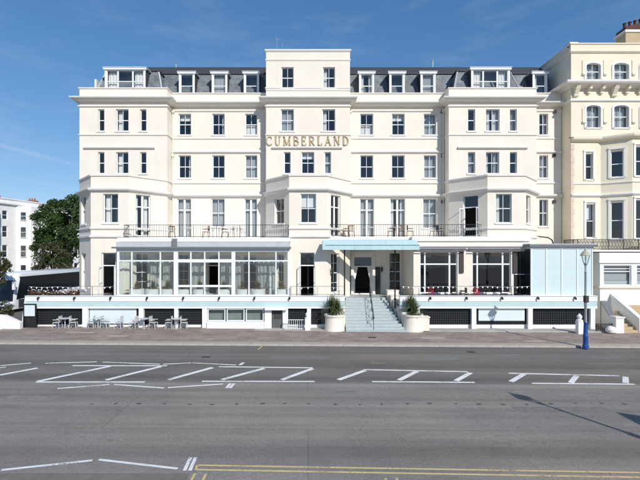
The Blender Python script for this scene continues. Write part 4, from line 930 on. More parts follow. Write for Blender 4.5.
tag(hr.build('handrail', 'black_metal'), 'black metal handrail running up the middle of the entrance steps', 'handrail')
def flank(name, label, xs, sign, pc):
    root = thing(name, label, 'wall', (pc[0], pc[1], 0), 'stepped cheek walls of the entrance steps')
    for i in range(5):
        ya = -5.05+i*.66; zt = 1.22+i*.32; a, b = (xs[0]+.10*i, xs[1]+.03*i) if sign < 0 else (xs[0]-.13*i, xs[1]-.05*i)
        MB().box(a, b, ya, ya+.66, -.2, zt).build('cheek_block', 'stucco', root)
        MB().box(a-.03, b+.03, ya-.03, ya+.62, zt, zt+.06).build('coping', 'stucco_trim', root)
    p = MB(); p.lathe([(.74, -.2), (.70, .1), (.64, .6), (.62, 1.02), (.69, 1.06), (.69, 1.18), (.57, 1.18), (.55, 1.06)], (pc[0], pc[1], 0), 28); p.build('round_pedestal', 'stucco', root, True)
    MB().lathe([(.54, 1.0), (.54, 1.08)], (pc[0], pc[1], 0), 20).build('soil', 'soil', root)
flank('stepped_wall', 'cream stepped wall with round planter pedestal left of entrance steps', (1.95, 2.54), -1, (1.80, -5.2))
flank('stepped_wall', 'cream stepped wall with round planter pedestal right of entrance steps', (6.44, 6.95), 1, (7.12, -5.2))
MB().box(7.62, 8.3, -5.6, -5.0, -.2, 1.0)
q = MB(); q.box(7.5, 8.15, -5.55, -5.0, -.2, .98); q.box(7.46, 8.19, -5.59, -4.96, .981, 1.06); tag(q.build('low_pier', 'stucco'), 'square cream pier beside the right round planter', 'pier')

def blades(mb, c, n, l0, l1, wd, up0=.2, up1=1.0, seed=0):
    rnd = random.Random(seed)
    for i in range(n):
        a = rnd.uniform(0, 2*math.pi); el = rnd.uniform(up0, up1)*math.pi/2; L = rnd.uniform(l0, l1); d = Vector((math.cos(a)*math.cos(el), math.sin(a)*math.cos(el), math.sin(el)))
        s = d.cross(Vector((0,0,1))).normalized()*wd; p = Vector(c)+Vector((rnd.uniform(-.06,.06), rnd.uniform(-.06,.06), rnd.uniform(-.1,.1))); segs = 4; prev = None
        for k in range(segs+1):
            t = k/segs; q = p + d*L*t + Vector((0,0,-1))*L*.45*t*t*math.cos(el); w = s*(1-t)**.6*(.5+.5*min(1, t*4)); cur = (q-w, q+w)
            if prev: mb.quad(prev[0], prev[1], cur[1], cur[0])
            prev = cur
def yucca(c, label, seed, h=1.0, n=110, L=.95, grp=None):
    root = thing('yucca_plant', label, 'plant', c, grp); rnd = random.Random(seed); mb = MB(); st = MB()
    for i in range(4):
        a = i*1.7+seed; top = (c[0]+.22*math.cos(a), c[1]+.22*math.sin(a), c[2]+h*rnd.uniform(.35, .8)); st.tube([c, top], [.06, .045], 7); blades(mb, top, n, L*.6, L, .026, -.1, 1.0, seed*10+i)
    st.build('stem', 'bark', root); mb.build('leaves', 'leaf_yucca', root)
yucca((1.80, -5.2, 1.05), 'spiky green yucca in round planter left of entrance steps', 1, grp='yuccas flanking the entrance')
yucca((7.12, -5.2, 1.05), 'spiky green yucca in round planter right of entrance steps', 2, grp='yuccas flanking the entrance')
# white finial bollards
def bollard(x, y, label, h=1.28):
    z = gz(x)+.1; mb = MB(); mb.box(x-.17, x+.17, y-.17, y+.17, z-.2, z+h*.62); mb.lathe([(.20, h*.62), (.20, h*.68), (.10, h*.71), (.15, h*.80), (.15, h*.88), (.07, h*.95), (.02, h)], (x, y, z), 14)
    tag(mb.build('finial_bollard', 'white_paint', None, True), label, 'bollard', 'white finial bollards')
bollard(wx(307.6, -5.35), -5.35, 'white finial-topped bollard left of the entrance planter'); bollard(wx(579.5, -6.0), -6.0, 'white finial-topped bollard beside the blue lamp post', 1.35)
# ------- entrance awning and posts
aw = thing('entrance_awning', 'turquoise canvas awning with straight valance over the entrance', 'awning', (4.45, -4.4, 5.5))
ax0, ax1 = wx(322.5, -4.55), wx(419.5, -4.55)
c_ = MB(); c_.hexa([(ax0, -4.55, 5.86), (ax1, -4.55, 5.86), (ax1, -3.8, 6.18), (ax0, -3.8, 6.18), (ax0+.03, -4.5, 5.92), (ax1-.03, -4.5, 5.92), (ax1-.03, -3.8, 6.25), (ax0+.03, -3.8, 6.25)]); c_.build('canopy', 'canvas', aw)
v_ = MB(); n = 40
for i in range(n):
    xa, xb = ax0+(ax1-ax0)*i/n, ax0+(ax1-ax0)*(i+1)/n; ya, yb_ = -4.56-.012*math.sin(i*1.3), -4.56-.012*math.sin((i+1)*1.3)
    v_.quad((xa, ya, 5.55), (xb, yb_, 5.55), (xb, -4.555, 5.90), (xa, -4.555, 5.90))
v_.quad((ax0, -4.56, 5.55), (ax0, -3.8, 5.60), (ax0, -3.8, 6.18), (ax0, -4.56, 5.88)); v_.quad((ax1, -4.56, 5.55), (ax1, -3.8, 5.60), (ax1, -3.8, 6.18), (ax1, -4.56, 5.88)); v_.build('valance', 'canvas', aw)
for i in range(1, 6):
    x = ax0+(ax1-ax0)*i/6; t_ = MB(); t_.bar((x, -4.50, 5.925), (x, -3.82, 6.245), .02, .012); t_.bar((x, -4.572, 5.56), (x, -4.572, 5.87), .016, .008); t_.build('seam', 'canvas', aw)
t_ = MB(); t_.bar((ax0+.2, -4.575, 5.885), (ax1, -4.575, 5.885), .03); mat('stripe', (0.10, 0.28, 0.32), .7); t_.build('piping', 'stripe', aw)
for px in (344.5, 395):
    x = wx(px, -3.9); t_ = MB(); t_.tube([(x, -3.9, 1.4), (x, -3.9, 5.95)], .05, 10); t_.lathe([(.10, 0), (.10, .08), (.05, .12)], (x, -3.9, 2.0), 10); t_.build('post', 'black_metal', aw)

# ================================================================== BANNERS, MENU BOARD
def plaque(name, a, b, z0, z1, y, m, label, cat):
    o = MB().box(wx(a, y), wx(b, y), y, y+.03, z0, z1).build(name, m); return tag(o, label, cat)
b1 = thing('banner', 'wide pale blue banner hung on dark trellis left of centre', 'banner', (wx(113, YL-.06), YL-.06, .42))
MB().box(wx(90, YL-.06), wx(136.5, YL-.06), YL-.075, YL-.05, .42, 1.46).build('sheet', 'pale_blue', b1)
mat('print_pale', (0.78, 0.86, 0.88), .6); mat('print_mid', (0.42, 0.66, 0.70), .6)
b2 = thing('banner', 'plain pale blue banner on dark trellis below the right restaurant window', 'banner', (wx(500, YL-.06), YL-.06, .6))
MB().box(wx(478.5, YL-.06), wx(524.5, YL-.06), YL-.075, YL-.05, .62, 1.46).build('sheet', 'pale_blue', b2)
mb = thing('menu_board', 'dark framed menu board with turquoise panel at left end of terrace', 'sign', (wx(30, -5.0), -5.0, .12))
x0, x1 = wx(23.5, -5.0), wx(36.3, -5.0)
f_ = MB(); f_.box(x0, x0+.07, -5.05, -4.95, .0, 1.86); f_.box(x1-.07, x1, -5.05, -4.95, .0, 1.86); f_.box(x0+.07, x1-.07, -5.04, -4.96, 1.78, 1.86); f_.box(x0+.07, x1-.07, -5.04, -4.96, .95, 1.02); f_.box(x0+.09, x1-.07, -4.98, -4.95, .2, .95); f_.build('frame', 'black_metal', mb)
MB().box(x0+.07, x1-.07, -5.02, -4.98, 1.02, 1.78).build('panel', 'pale_blue', mb)

# ================================================================== FURNITURE
def make_chair(label, m, loc, rz, group):
    t = thing('chair', label, 'chair', (0,0,0), group)
    MB().box(-.21, .21, -.21, .21, .43, .465).build('seat', m, t)
    b = MB()
    for i in range(5): b.box(-.20+i*.09, -.16+i*.09, .19, .215, .50, .84)
    b.box(-.21, .21, .185, .22, .82, .88); b.build('backrest', m, t)
    for sx in (-1, 1):
        for sy in (-1, 1): MB().bar((sx*.19, sy*.19, .43), (sx*.215, sy*.23, 0), .035).build('leg', m, t)
        MB().bar((sx*.215, -.2, .64), (sx*.215, .2, .64), .04).build('armrest', m, t)
        
    t.location = loc; t.rotation_euler.z = rz; return t
def make_table(label, m, loc, group, r=.34):
    t = thing('round_table', label, 'table', (0,0,0), group)
    MB().lathe([(r, .71), (r, .74)], n=20).build('tabletop', m, t); MB().lathe([(.03, .03), (.03, .71)], n=10).build('pedestal', m, t); MB().lathe([(.22, 0), (.20, .03), (.03, .05)], n=14).build('base', m, t)
    t.location = loc; return t
G = 'white cafe chairs on the forecourt'; ztop = .135
WC = make_chair('white cafe chair left of the table nearest the menu board', 'grey_chair', (wx(57.5, -5.0), -5.0, .15), R(-90), G)
WT = make_table('white round table nearest the menu board on forecourt', 'grey_chair', (wx(65, -5.05), -5.05, .15), 'white cafe tables on the forecourt')
dup(WC, (wx(73.5, -5.0), -5.0, .15), R(100), 'white cafe chair right of the table nearest the menu board')
dup(WT, (wx(98, -5.05), -5.05, .145), 0, 'white round table before left half of the wide pale blue banner'); dup(WC, (wx(105, -5.0), -5.0, .145), R(85), 'white cafe chair before the middle of the wide pale blue banner')
dup(WC, (wx(91, -5.0), -5.0, .145), R(-80), 'white cafe chair before left edge of the wide pale blue banner')
dup(WC, (wx(119, -5.05), -5.05, .145), R(-95), 'white cafe chair before right half of the wide pale blue banner')
dup(WC, (wx(134, -5.0), -5.0, .14), R(-100), 'white cafe chair at the right edge of the wide pale blue banner'); dup(WT, (wx(144, -5.1), -5.1, .14), 0, 'white round table in front of a white post right of the banner')
dup(WC, (wx(153.5, -5.0), -5.0, .14), R(80), 'white cafe chair left of centre before the dark trellis'); dup(WC, (wx(169, -5.0), -5.0, .135), R(-85), 'white cafe chair beside the white post left of the last trellis')
dup(WT, (wx(176, -5.1), -5.1, .135), 0, 'white round table rightmost on the forecourt'); dup(WC, (wx(184, -5.0), -5.0, .135), R(95), 'white cafe chair rightmost on the forecourt')
ZB = 6.41; G2 = 'brown chairs on the balconies'
BC = make_chair('brown chair beside white table on left balcony', 'brown_chair', (wx(206, -3.3), -3.3, ZB), R(-90), G2)
BT = make_table('white table between brown chairs on left balcony', 'gloss_white', (wx(213, -3.3), -3.3, ZB), 'white tables on the balconies', .42)
dup(BC, (wx(225, -3.2), -3.2, ZB), R(95), 'brown chair right of the white tables on left balcony'); dup(BT, (wx(219, -3.4), -3.4, ZB), 0, 'second white table on left balcony, next to the right brown chair')
GC = make_chair('black chair before the leftmost french door of left balcony', 'black_metal', (wx(172, -3.3), -3.3, ZB), R(20), 'black chairs on the balconies')
dup(BT, (wx(188, -3.3), -3.3, ZB), 0, 'white table beside the black chair on left balcony')
dup(BT, (wx(237, -3.3), -3.3, ZB), 0, 'white table near right end of left balcony'); WC2 = dup(WC, (wx(243, -3.2), -3.2, ZB), R(90), 'white chair near right end of left balcony'); WC2['group'] = 'white chairs on the left balcony'
q = dup(WC, (wx(231, -3.2), -3.2, ZB), R(-90), 'white chair left of the rightmost table on left balcony'); q['group'] = 'white chairs on the left balcony'
ZB2 = 6.51
for px, rz, l in ((346, -85, 'leftmost brown chair on right balcony above the awning'), (351.5, 170, 'brown chair second from left on right balcony'), (391, -90, 'brown chair left of middle table on right balcony'), (401.5, 175, 'brown chair in the middle of right balcony'), (410, 90, 'brown chair rightmost on right balcony')):
    dup(BC, (wx(px, -2.3), -2.3, ZB2), R(rz), l)
dup(BT, (wx(368.5, -2.3), -2.3, ZB2), 0, 'white table alone before a french door on right balcony'); dup(BT, (wx(395.5, -2.35), -2.35, ZB2), 0, 'white table between brown chairs on right balcony')
dup(GC, (wx(434, -2.3), -2.3, ZB2), R(200), 'black chair at right end of right balcony'); dup(GC, (wx(440, -2.4), -2.4, ZB2), R(95), 'second black chair at right end of right balcony, facing left')
# restaurant terrace: red-backed chairs and dark tables behind the rail
RC = make_chair('red chair before left large restaurant window', 'cloth_red', (wx(430, -4.1), -4.1, 2.01), R(185), 'red chairs on the restaurant terrace')
dup(RC, (wx(475.5, -4.1), -4.1, 2.01), R(175), 'red chair before left edge of right large restaurant window')
DT = make_table('dark table before left large restaurant window', 'dark_wood', (wx(440, -4.1), -4.1, 2.01), 'dark tables on the restaurant terrace'); dup(DT, (wx(486, -4.1), -4.1, 2.01), 0, 'dark table before right large restaurant window')
DC = dup(GC, (wx(454, -4.1), -4.1, 2.01), R(90), 'black chair between the two large restaurant windows'); DC['group'] = 'black chairs on the restaurant terrace'
q = dup(GC, (wx(463, -4.1), -4.1, 2.01), R(-90), 'black chair under the pier left of right restaurant window'); q['group'] = 'black chairs on the restaurant terrace'
q = dup(GC, (wx(504, -4.1), -4.1, 2.01), R(80), 'black chair before right part of right restaurant window'); q['group'] = 'black chairs on the restaurant terrace'
# conservatory: clothed tables with foliage arrangements
def cloth_table(x, y, label, plant=None, seed=0):
    t = thing('dining_table', label, 'table', (x, y, 2.03), 'clothed tables in the conservatory'); mb = MB(); n = 24; prof = [(.50, .74), (.52, .72), (.53, .45), (.56, .12)]
    ks = []
    for r, z in prof:
        k = len(mb.v); ks.append(k); mb.v += [(x+(r+.04*math.sin(i*2*math.pi*6/n)*(0.74-z))*math.cos(i*2*math.pi/n), y+(r+.04*math.sin(i*2*math.pi*6/n)*(0.74-z))*math.sin(i*2*math.pi/n), 2.03+z) for i in range(n)]
    for a, b in zip(ks, ks[1:]):
        for i in range(n): mb.f.append((a+i, a+(i+1)%n, b+(i+1)%n, b+i))
    mb.f.append(tuple(ks[0]+i for i in range(n))); mb.build('tablecloth', 'cloth_white', t, True); MB().lathe([(.05, 0), (.05, .70)], (x, y, 2.03), 8).build('leg', 'black_metal', t)
    if plant:
        p = thing('potted_plant', plant, 'plant', (x, y, 2.78), 'plants on the conservatory tables'); MB().lathe([(.08, 0), (.12, .16)], (x, y, 2.772), 12).build('pot', 'terracotta', p)
        mb = MB(); blades(mb, (x, y, 2.93), 110, .25, .55, .05, -.1, 1.0, seed); mb.build('leaves', 'leaf_house', p)
for i, (px, lab) in enumerate(((137, 'leftmost'), (153, 'second from left'), (168, 'third from left'), (184, 'fourth from left'), (200, 'fifth from left'), (224, 'sixth from left'), (243, 'third from right'), (258, 'second from right'), (281, 'rightmost'))):
    cloth_table(wx(px, -3.75), -3.75, 'white clothed round table in conservatory, %s' % lab, 'leafy potted plant on the conservatory table %s' % lab, 20+i)
CC = make_chair('brown chair by leftmost conservatory table', 'brown_chair', (wx(129, -3.6), -3.6, 2.03), R(-90), 'chairs in the conservatory')
for px, l in ((146, 'brown chair between the first two conservatory tables'), (161, 'brown chair between second and third conservatory tables'), (192, 'brown chair between fourth and fifth conservatory tables'), (231, 'brown chair between the middle and right conservatory tables'), (251, 'brown chair between the last tables of conservatory'), (267, 'brown chair beside the white statue in conservatory')):
    dup(CC, (wx(px, -3.5), -3.5, 2.03), R(random.choice((-90, 90))), l)
sx_ = wx(271, -3.6); st = MB(); st.lathe([(.16, 0), (.16, .7), (.13, .74), (.10, .8), (.17, 1.0), (.14, 1.2), (.19, 1.45), (.15, 1.62), (.05, 1.70), (.06, 1.74), (.10, 1.84), (.08, 1.95), (.01, 2.0)], (sx_, -3.6, 2.03), 16)
tag(st.build('statue', 'stucco_white', None, True), 'white statue on a plinth inside right part of conservatory', 'statue')
# planted trough along the left end of the terrace
tr = thing('planted_trough', 'trough of rusty red and white flowering plants along left terrace edge', 'planter', (wx(54, YT+.5), YT+.5, 2.0))
x0, x1 = wx(29, YT+.5), wx(79, YT+.5); MB().box(x0, x1, YT+.36, YT+.62, 2.0, 2.36).build('trough', 'dark_wood', tr)
def tuft(mb, n, x0, x1, y0, y1, z0, z1, s, seed):
    r = random.Random(seed)
    for i in range(n):
        c = Vector((r.uniform(x0,x1), r.uniform(y0,y1), r.uniform(z0,z1))); a = Vector((r.gauss(0,1), r.gauss(0,1), r.gauss(0,1))).normalized(); b = a.orthogonal().normalized(); d = a.cross(b); q = s*r.uniform(.6,1.3)
        mb.quad(c-b*q-d*q*.6, c+b*q-d*q*.6, c+b*q*.6+d*q, c-b*q*.6+d*q)
for m, n, z0, z1, sd_ in (('rust_leaf', 420, 2.36, 2.66, 1), ('leaf_bush', 260, 2.36, 2.62, 2), ('flower_white', 120, 2.5, 2.78, 3)):
    t_ = MB(); tuft(t_, n, x0, x1, YT+.34, YT+.66, z0, z1, .05, sd_); tag(t_.build('foliage' if m != 'flower_white' else 'blossom', m, tr), kind='stuff')

# ================================================================== LAMP POSTS
def lamp_post(x, y, label):
    z = gz(x)+.11; t = thing('lamp_post', label, 'lamp post', (x, y, z), 'heritage seafront lamp posts')
    b = MB(); b.lathe([(.17, -.05), (.17, .12), (.14, .16), (.13, .62), (.15, .66), (.12, .74), (.095, 1.36), (.115, 1.40), (.09, 1.45)], (x, y, z), 16); b.build('base', 'lamp_blue', t, True)
    p = MB(); p.lathe([(.075, 1.44), (.07, 2.4), (.09, 2.43), (.09, 2.48), (.065, 2.52), (.055, 4.2), (.08, 4.24), (.05, 4.30), (.05, 4.62), (.10, 4.68), (.04, 4.74)], (x, y, z), 14); p.build('column', 'lamp_green', t, True)
    p = MB(); p.box(x-.09, x+.09, y-.15, y+.07, z+2.55, z+2.92); p.build('switch_box', 'iron', t)
    g = MB(); g.lathe([(.10, 4.76), (.21, 5.16)], (x, y, z), 6); g.build('lantern_glass', 'glass_clear', t)
    r = MB()
    for i in range(6):
        a = i*math.pi/3; r.bar((x+.11*math.cos(a), y+.11*math.sin(a), z+4.75), (x+.22*math.cos(a), y+.22*math.sin(a), z+5.17), .022)
    r.lathe([(.12, 4.72), (.12, 4.76)], (x, y, z), 6); r.build('lantern_frame', 'lamp_green', t)
    h = MB(); h.lathe([(.28, 5.17), (.29, 5.20), (.17, 5.38), (.10, 5.45), (.05, 5.50), (.06, 5.55), (.01, 5.63)], (x, y, z), 16); h.build('lantern_roof', 'lamp_buff', t, True)
    MB().lathe([(.03, 4.9), (.045, 5.0), (.02, 5.14)], (x, y, z), 8).build('mantle', 'gloss_white', t)
lp = ground(585.6, 347.3, .11); lamp_post(lp.x, lp.y, 'tall lamp post with blue base and buff lantern at the kerb')
lamp_post(11.75, -25.55, 'second lamp post on the near promenade casting its shadow on the road')

# ================================================================== NEIGHBOURING HOUSE (right)
nb = thing('neighbour_house', 'ornate pale yellow terraced house with arched windows at right edge', 'house', (20.31, -1.2, 0))
YN = -1.2; XN = 20.31; XNR = 34
nfU = Seg((XN, YN), (XNR, YN)); nside = Seg((XN, 9), (XN, YN))
BXl, BXf, YNB = 22.6, 24.25, -2.25
nf1 = Seg((XN, YN), (BXl, YN)); nsp = Seg((BXl, YN), (BXf, YNB)); nff = Seg((BXf, YNB), (28.0, YNB)); nsr = Seg((28.0, YNB), (29.6, YN)); nf2 = Seg((29.6, YN), (XNR, YN))
ZN1, ZN2 = 5.6, 14.1
hu, hl1, hsp, hff = [], [], [], []
def nwin(seg, lst, a, b, z0, z1, style='sash', arch=False, cur=None):
    u0, u1 = seg.at(a), seg.at(b); lst.append((u0, u1, z0, z1)); window(nb, seg, u0, u1, z0, z1, style, cur, din=.12)
    s_ = MB(); t = .16
    if not arch: sbox(s_, seg, u0-t, u0-.002, z0-.05, z1+.12, 0, .06); sbox(s_, seg, u1+.002, u1+t, z0-.05, z1+.12, 0, .06); sbox(s_, seg, u0-t, u1+t, z1+.122, z1+.26, 0, .09)
    else:
        sbox(s_, seg, u0-t, u0-.002, z0-.05, z1-.22, 0, .06); sbox(s_, seg, u1+.002, u1+t, z0-.05, z1-.22, 0, .06)
        uc = (u0+u1)/2; rw = (u1-u0)/2; n = 10
        for i in range(n):
            a0, a1 = math.pi-math.pi*i/n, math.pi-math.pi*(i+1)/n
            pt = lambda a_, r, k: (uc+(rw+r)*math.cos(a_), z1-.22+(.22+r)*math.sin(a_))
            p0, p1, p2, p3 = pt(a0, 0, 0), pt(a1, 0, 0), pt(a1, t, 0), pt(a0, t, 0)
            s_.hexa([seg.P(*p0, .06), seg.P(*p1, .06), seg.P(*p2, .06), seg.P(*p3, .06), seg.P(*p0, -.02), seg.P(*p1, -.02), seg.P(*p2, -.02), seg.P(*p3, -.02)])
            c0, c1 = (p0[0], z1+.001), (p1[0], z1+.001)       # spandrel that rounds the head of the opening
            s_.hexa([seg.P(*p0, -.004), seg.P(*p1, -.004), seg.P(*c1, -.004), seg.P(*c0, -.004), seg.P(*p0, -.2), seg.P(*p1, -.2), seg.P(*c1, -.2), seg.P(*c0, -.2)])
    s_.build('window_surround', 'stucco_white', nb)
for a, b in ((586.2, 600.4), (613.8, 628.6), (641, 656)):
    nwin(nfU, hu, a, b, 18.72, 19.98, 'sash', True, 'net'); nwin(nfU, hu, a, b, 15.0, 16.72, 'sash', True, 'net')
nwin(nf1, hl1, 585.4, 592.8, 11.0, 13.0, 'narrow'); nwin(nf1, hl1, 586, 594.8, 6.5, 9.1, 'narrow', cur='blind')
nwin(nsp, hsp, 610.8, 623.6, 11.1, 13.1, 'narrow'); nwin(nsp, hsp, 610.8, 623.6, 6.4, 9.2, 'narrow')
nwin(nff, hff, 635.5, 652, 11.1, 13.3, 'sash'); nwin(nff, hff, 635.5, 652, 6.4, 9.3, 'sash')
nw = MB(); panel(nw, nfU, ZN2, 21.1, hu); panel(nw, nf1, ZN1, ZN2, hl1); panel(nw, nsp, ZN1, ZN2, hsp); panel(nw, nff, ZN1, ZN2, hff); panel(nw, nsr, ZN1, ZN2); panel(nw, nf2, -.3, ZN2); panel(nw, nside, -.3, 21.1)
panel(nw, Seg((XN, YN), (BXl, YN)), -.3, ZN1); nw.quad((XN, 9, 21.0), (XN, YN, 21.0), (XNR, YN, 21.0), (XNR, 9, 21.0))
nw.build('wall', 'stucco_yellow', nb)
npath = [(XN, 9), (XN, YN), (XNR, YN)]; bpath = [(XN, YN), (BXl, YN), (BXf, YNB), (28.0, YNB), (29.6, YN)]
m_ = MB(); moulding(m_, npath, [(-.3, 20.75), (.06, 20.75), (.14, 20.85), (.14, 20.92), (.05, 20.95), (.05, 21.38), (.12, 21.42), (.12, 21.5), (-.3, 21.52)]); m_.build('parapet', 'stucco_yellow', nb)
m_ = MB(); m_.tube([(XN-.05, YN+.25, 21.5), (XN+.6, YN+.25, 21.5)], .22, 14); m_.build('parapet_scroll', 'stucco_yellow', nb, True)
m_ = MB(); moulding(m_, npath, [(-.05, 18.02), (.12, 18.02), (.25, 18.12), (.62, 18.22), (.70, 18.32), (.70, 18.44), (-.05, 18.52)]); m_.build('cornice', 'stucco_trim', nb)
m_ = MB(); moulding(m_, [(XN, YN), (XNR, YN)], [(-.05, 18.50), (.60, 18.44), (.60, 18.465), (-.05, 18.54)]); m_.build('cornice_flashing', 'lead_pale', nb)
m_ = MB(); moulding(m_, npath, [(-.05, 17.02), (.08, 17.02), (.12, 17.08), (.12, 17.16), (-.05, 17.20)]); m_.build('string_course', 'stucco_white', nb)
for i in range(14):                # scroll brackets under the cornice
    x = XN+.32+i*.98
    mb_ = MB(); big = i % 3 == 0
    w = .15 if big else .08
    mb_.hexa([(x-w, YN-.08, 17.35 if big else 17.6), (x+w, YN-.08, 17.35 if big else 17.6), (x+w, YN, 17.35 if big else 17.6), (x-w, YN, 17.35 if big else 17.6), (x-w, YN-.52, 18.10), (x+w, YN-.52, 18.10), (x+w, YN, 18.10), (x-w, YN, 18.10)])
    mb_.tube([(x-w-.02, YN-.30, 17.95), (x+w+.02, YN-.30, 17.95)], .13, 10); mb_.tube([(x-w-.02, YN-.10, 17.45 if big else 17.65), (x+w+.02, YN-.10, 17.45 if big else 17.65)], .09, 10); mb_.build('cornice_bracket', 'stucco_yellow', nb)
for x in (XN+.95, BXl+.3, BXl+2.5):          # pilaster strips with scrolls between the arched windows
    for z in (15.3, 19.0):
        p_ = MB(); p_.box(x-.10, x+.10, YN-.05, YN, z, z+1.2); p_.tube([(x-.11, YN-.05, z+.1), (x+.11, YN-.05, z+.1)], .10, 8); p_.build('pilaster', 'stucco_yellow', nb)
m_ = MB(); moulding(m_, bpath, [(-.05, 13.9), (.10, 13.9), (.30, 14.02), (.34, 14.12), (.34, 14.20), (-.05, 14.26)]); m_.build('bay_cornice', 'stucco_yellow', nb)
m_ = MB(); moulding(m_, bpath, [(-.30, 14.24), (.30, 14.205), (.30, 14.235), (-.30, 14.30)]); m_.build('bay_flashing', 'lead_pale', nb)
m_ = MB(); m_.poly([(BXl, YN+.02, 14.22), (BXf, YNB, 14.22), (28.0, YNB, 14.22), (29.6, YN+.02, 14.22)]); m_.build('bay_roof', 'lead', nb)
m_ = MB(); moulding(m_, bpath, [(-.05, 9.65), (.06, 9.65), (.16, 9.75), (.16, 9.84), (-.05, 9.9)]); moulding(m_, bpath, [(-.05, 10.62), (.05, 10.62), (.08, 10.70), (-.05, 10.74)]); m_.build('bay_string_course', 'stucco_white', nb)
mat('quoin_pink', (0.70, 0.57, 0.46), .8, .12, 2.0)
qb = MB().box(-.10, .10, -.03, .05, 0, .46).mesh('quoin', 'quoin_pink'); qa = MB().box(-.10, .18, -.03, .05, 0, .46).mesh('quoin', 'quoin_pink')
for i in range(16): link_mesh('quoin', qa if i % 2 else qb, nb, Vector((XN+.07, YN, 5.8+i*.50)) - nb.location)
# rooms
m_ = MB()
for z in (2.0, 6.2, 10.3, 14.2, 17.9): m_.quad((XN+.1, YN+.25, z), (XNR, YN+.25, z), (XNR, 5, z), (XN+.1, 5, z))
m_.quad((XN+.1, 4.0, 0), (XNR, 4.0, 0), (XNR, 4.0, 21), (XN+.1, 4.0, 21)); m_.build('room_interior', 'room', nb)
# chimney with pots
cx0, cx1 = wx(620.5, 2.6), wx(668, 2.6)
m_ = MB(); m_.box(cx0, cx1, 2.0, 3.2, 20.8, 24.0); ch = m_.build('chimney', 'stone_step', nb)
m_ = MB(); m_.box(cx0-.08, cx1+.08, 1.92, 3.28, 24.0, 24.2); m_.build('chimney_cap', 'stucco_trim', ch)
mat('sooty_brick', (0.10, 0.045, 0.032), .85, .25, 6.0)
m_ = MB(); m_.hexa([(cx0, 1.98, 24.2), (cx1, 1.98, 24.2), (cx1, 3.22, 24.2), (cx0, 3.22, 24.2), (cx0+.05, 2.05, 24.5), (cx1, 2.05, 25.6), (cx1, 3.15, 25.6), (cx0+.05, 3.15, 24.5)]); m_.build('chimney_tiles', 'sooty_brick', ch)
for i in range(6): MB().lathe([(.15, 0), (.13, .1), (.11, .45), (.15, .5), (.15, .56)], (cx0+.35+i*.45, 2.6, 24.5+i*.12), 12).build('chimney_pot', 'sooty_brick', ch, True)
# balcony and ground-floor bay
m_ = MB(); m_.box(wx(578, -2.9), 32, -3.05, -1.22, 5.42, 5.56); m_.build('balcony_slab', 'stucco_white', nb)
m_ = MB(); railing(m_, [(wx(578, -3.0), -1.3), (wx(578, -3.0), -3.0), (32, -3.0)], 5.56, 6.32, .11, .022, .04)
z0_ = 5.6
x = wx(578, -3.0)
while x < 30:
    m_.bar((x, -3.0, 5.65), (x+.22, -3.0, 6.28), .014); m_.bar((x+.22, -3.0, 5.65), (x, -3.0, 6.28), .014); x += .22
m_.build('balcony_railing', 'black_metal', nb)
YGF = -2.85; gF = Seg((wx(600, YGF), YGF), (31, YGF)); hg = [(gF.at(603.8), gF.at(631.5), 2.95, 4.42), (gF.at(637), gF.at(662), 2.95, 4.42)]
for h in hg:
    window(nb, gF, h[0], h[1], h[2], h[3], 'shop' if False else 'plain', None, din=.08, glass='glass'); m_ = MB(); sbox(m_, gF, h[0]+.05, h[1]-.05, h[3]-.48, h[3]-.42, -.16, -.08); sbox(m_, gF, h[0]+.05, h[1]-.05, h[3]-.26, h[3]-.22, -.16, -.08); m_.build('glazing_bar', 'gloss_white', nb)
m_ = MB(); panel(m_, gF, -.3, 4.6, hg); panel(m_, Seg((gF.a.x, YN), (gF.a.x, YGF)), -.3, 4.6); m_.build('ground_floor_wall', 'stucco_white', nb)
m_ = MB(); m_.box(gF.a.x-.12, 31, YGF-.12, -1.22, 4.6, 5.35); m_.build('fascia', 'stucco_white', nb)
m_ = MB(); moulding(m_, [(gF.a.x, YN), (gF.a.x, YGF), (31, YGF)], [(-.05, 2.70), (.06, 2.70), (.12, 2.78), (.12, 2.86), (-.05, 2.90)]); m_.build('sill_band', 'stucco_yellow', nb)
m_ = MB(); m_.quad((gF.a.x+.1, -1.4, 0), (31, -1.4, 0), (31, -1.4, 4.6), (gF.a.x+.1, -1.4, 4.6)); m_.build('bay_interior', 'grey_green', nb)
mat('blind_grey', (0.42, 0.43, 0.44), .8, .05)
for h in hg: m_ = MB(); sbox(m_, gF, h[0]+.04, h[1]-.04, h[2]+.35, h[3]-.04, -.34, -.30); m_.build('roller_blind', 'blind_grey', nb); m_ = MB(); sbox(m_, gF, h[0]+.04, h[1]-.04, h[2], h[2]+.33, -.30, -.26); m_.build('net_half', 'net', nb)
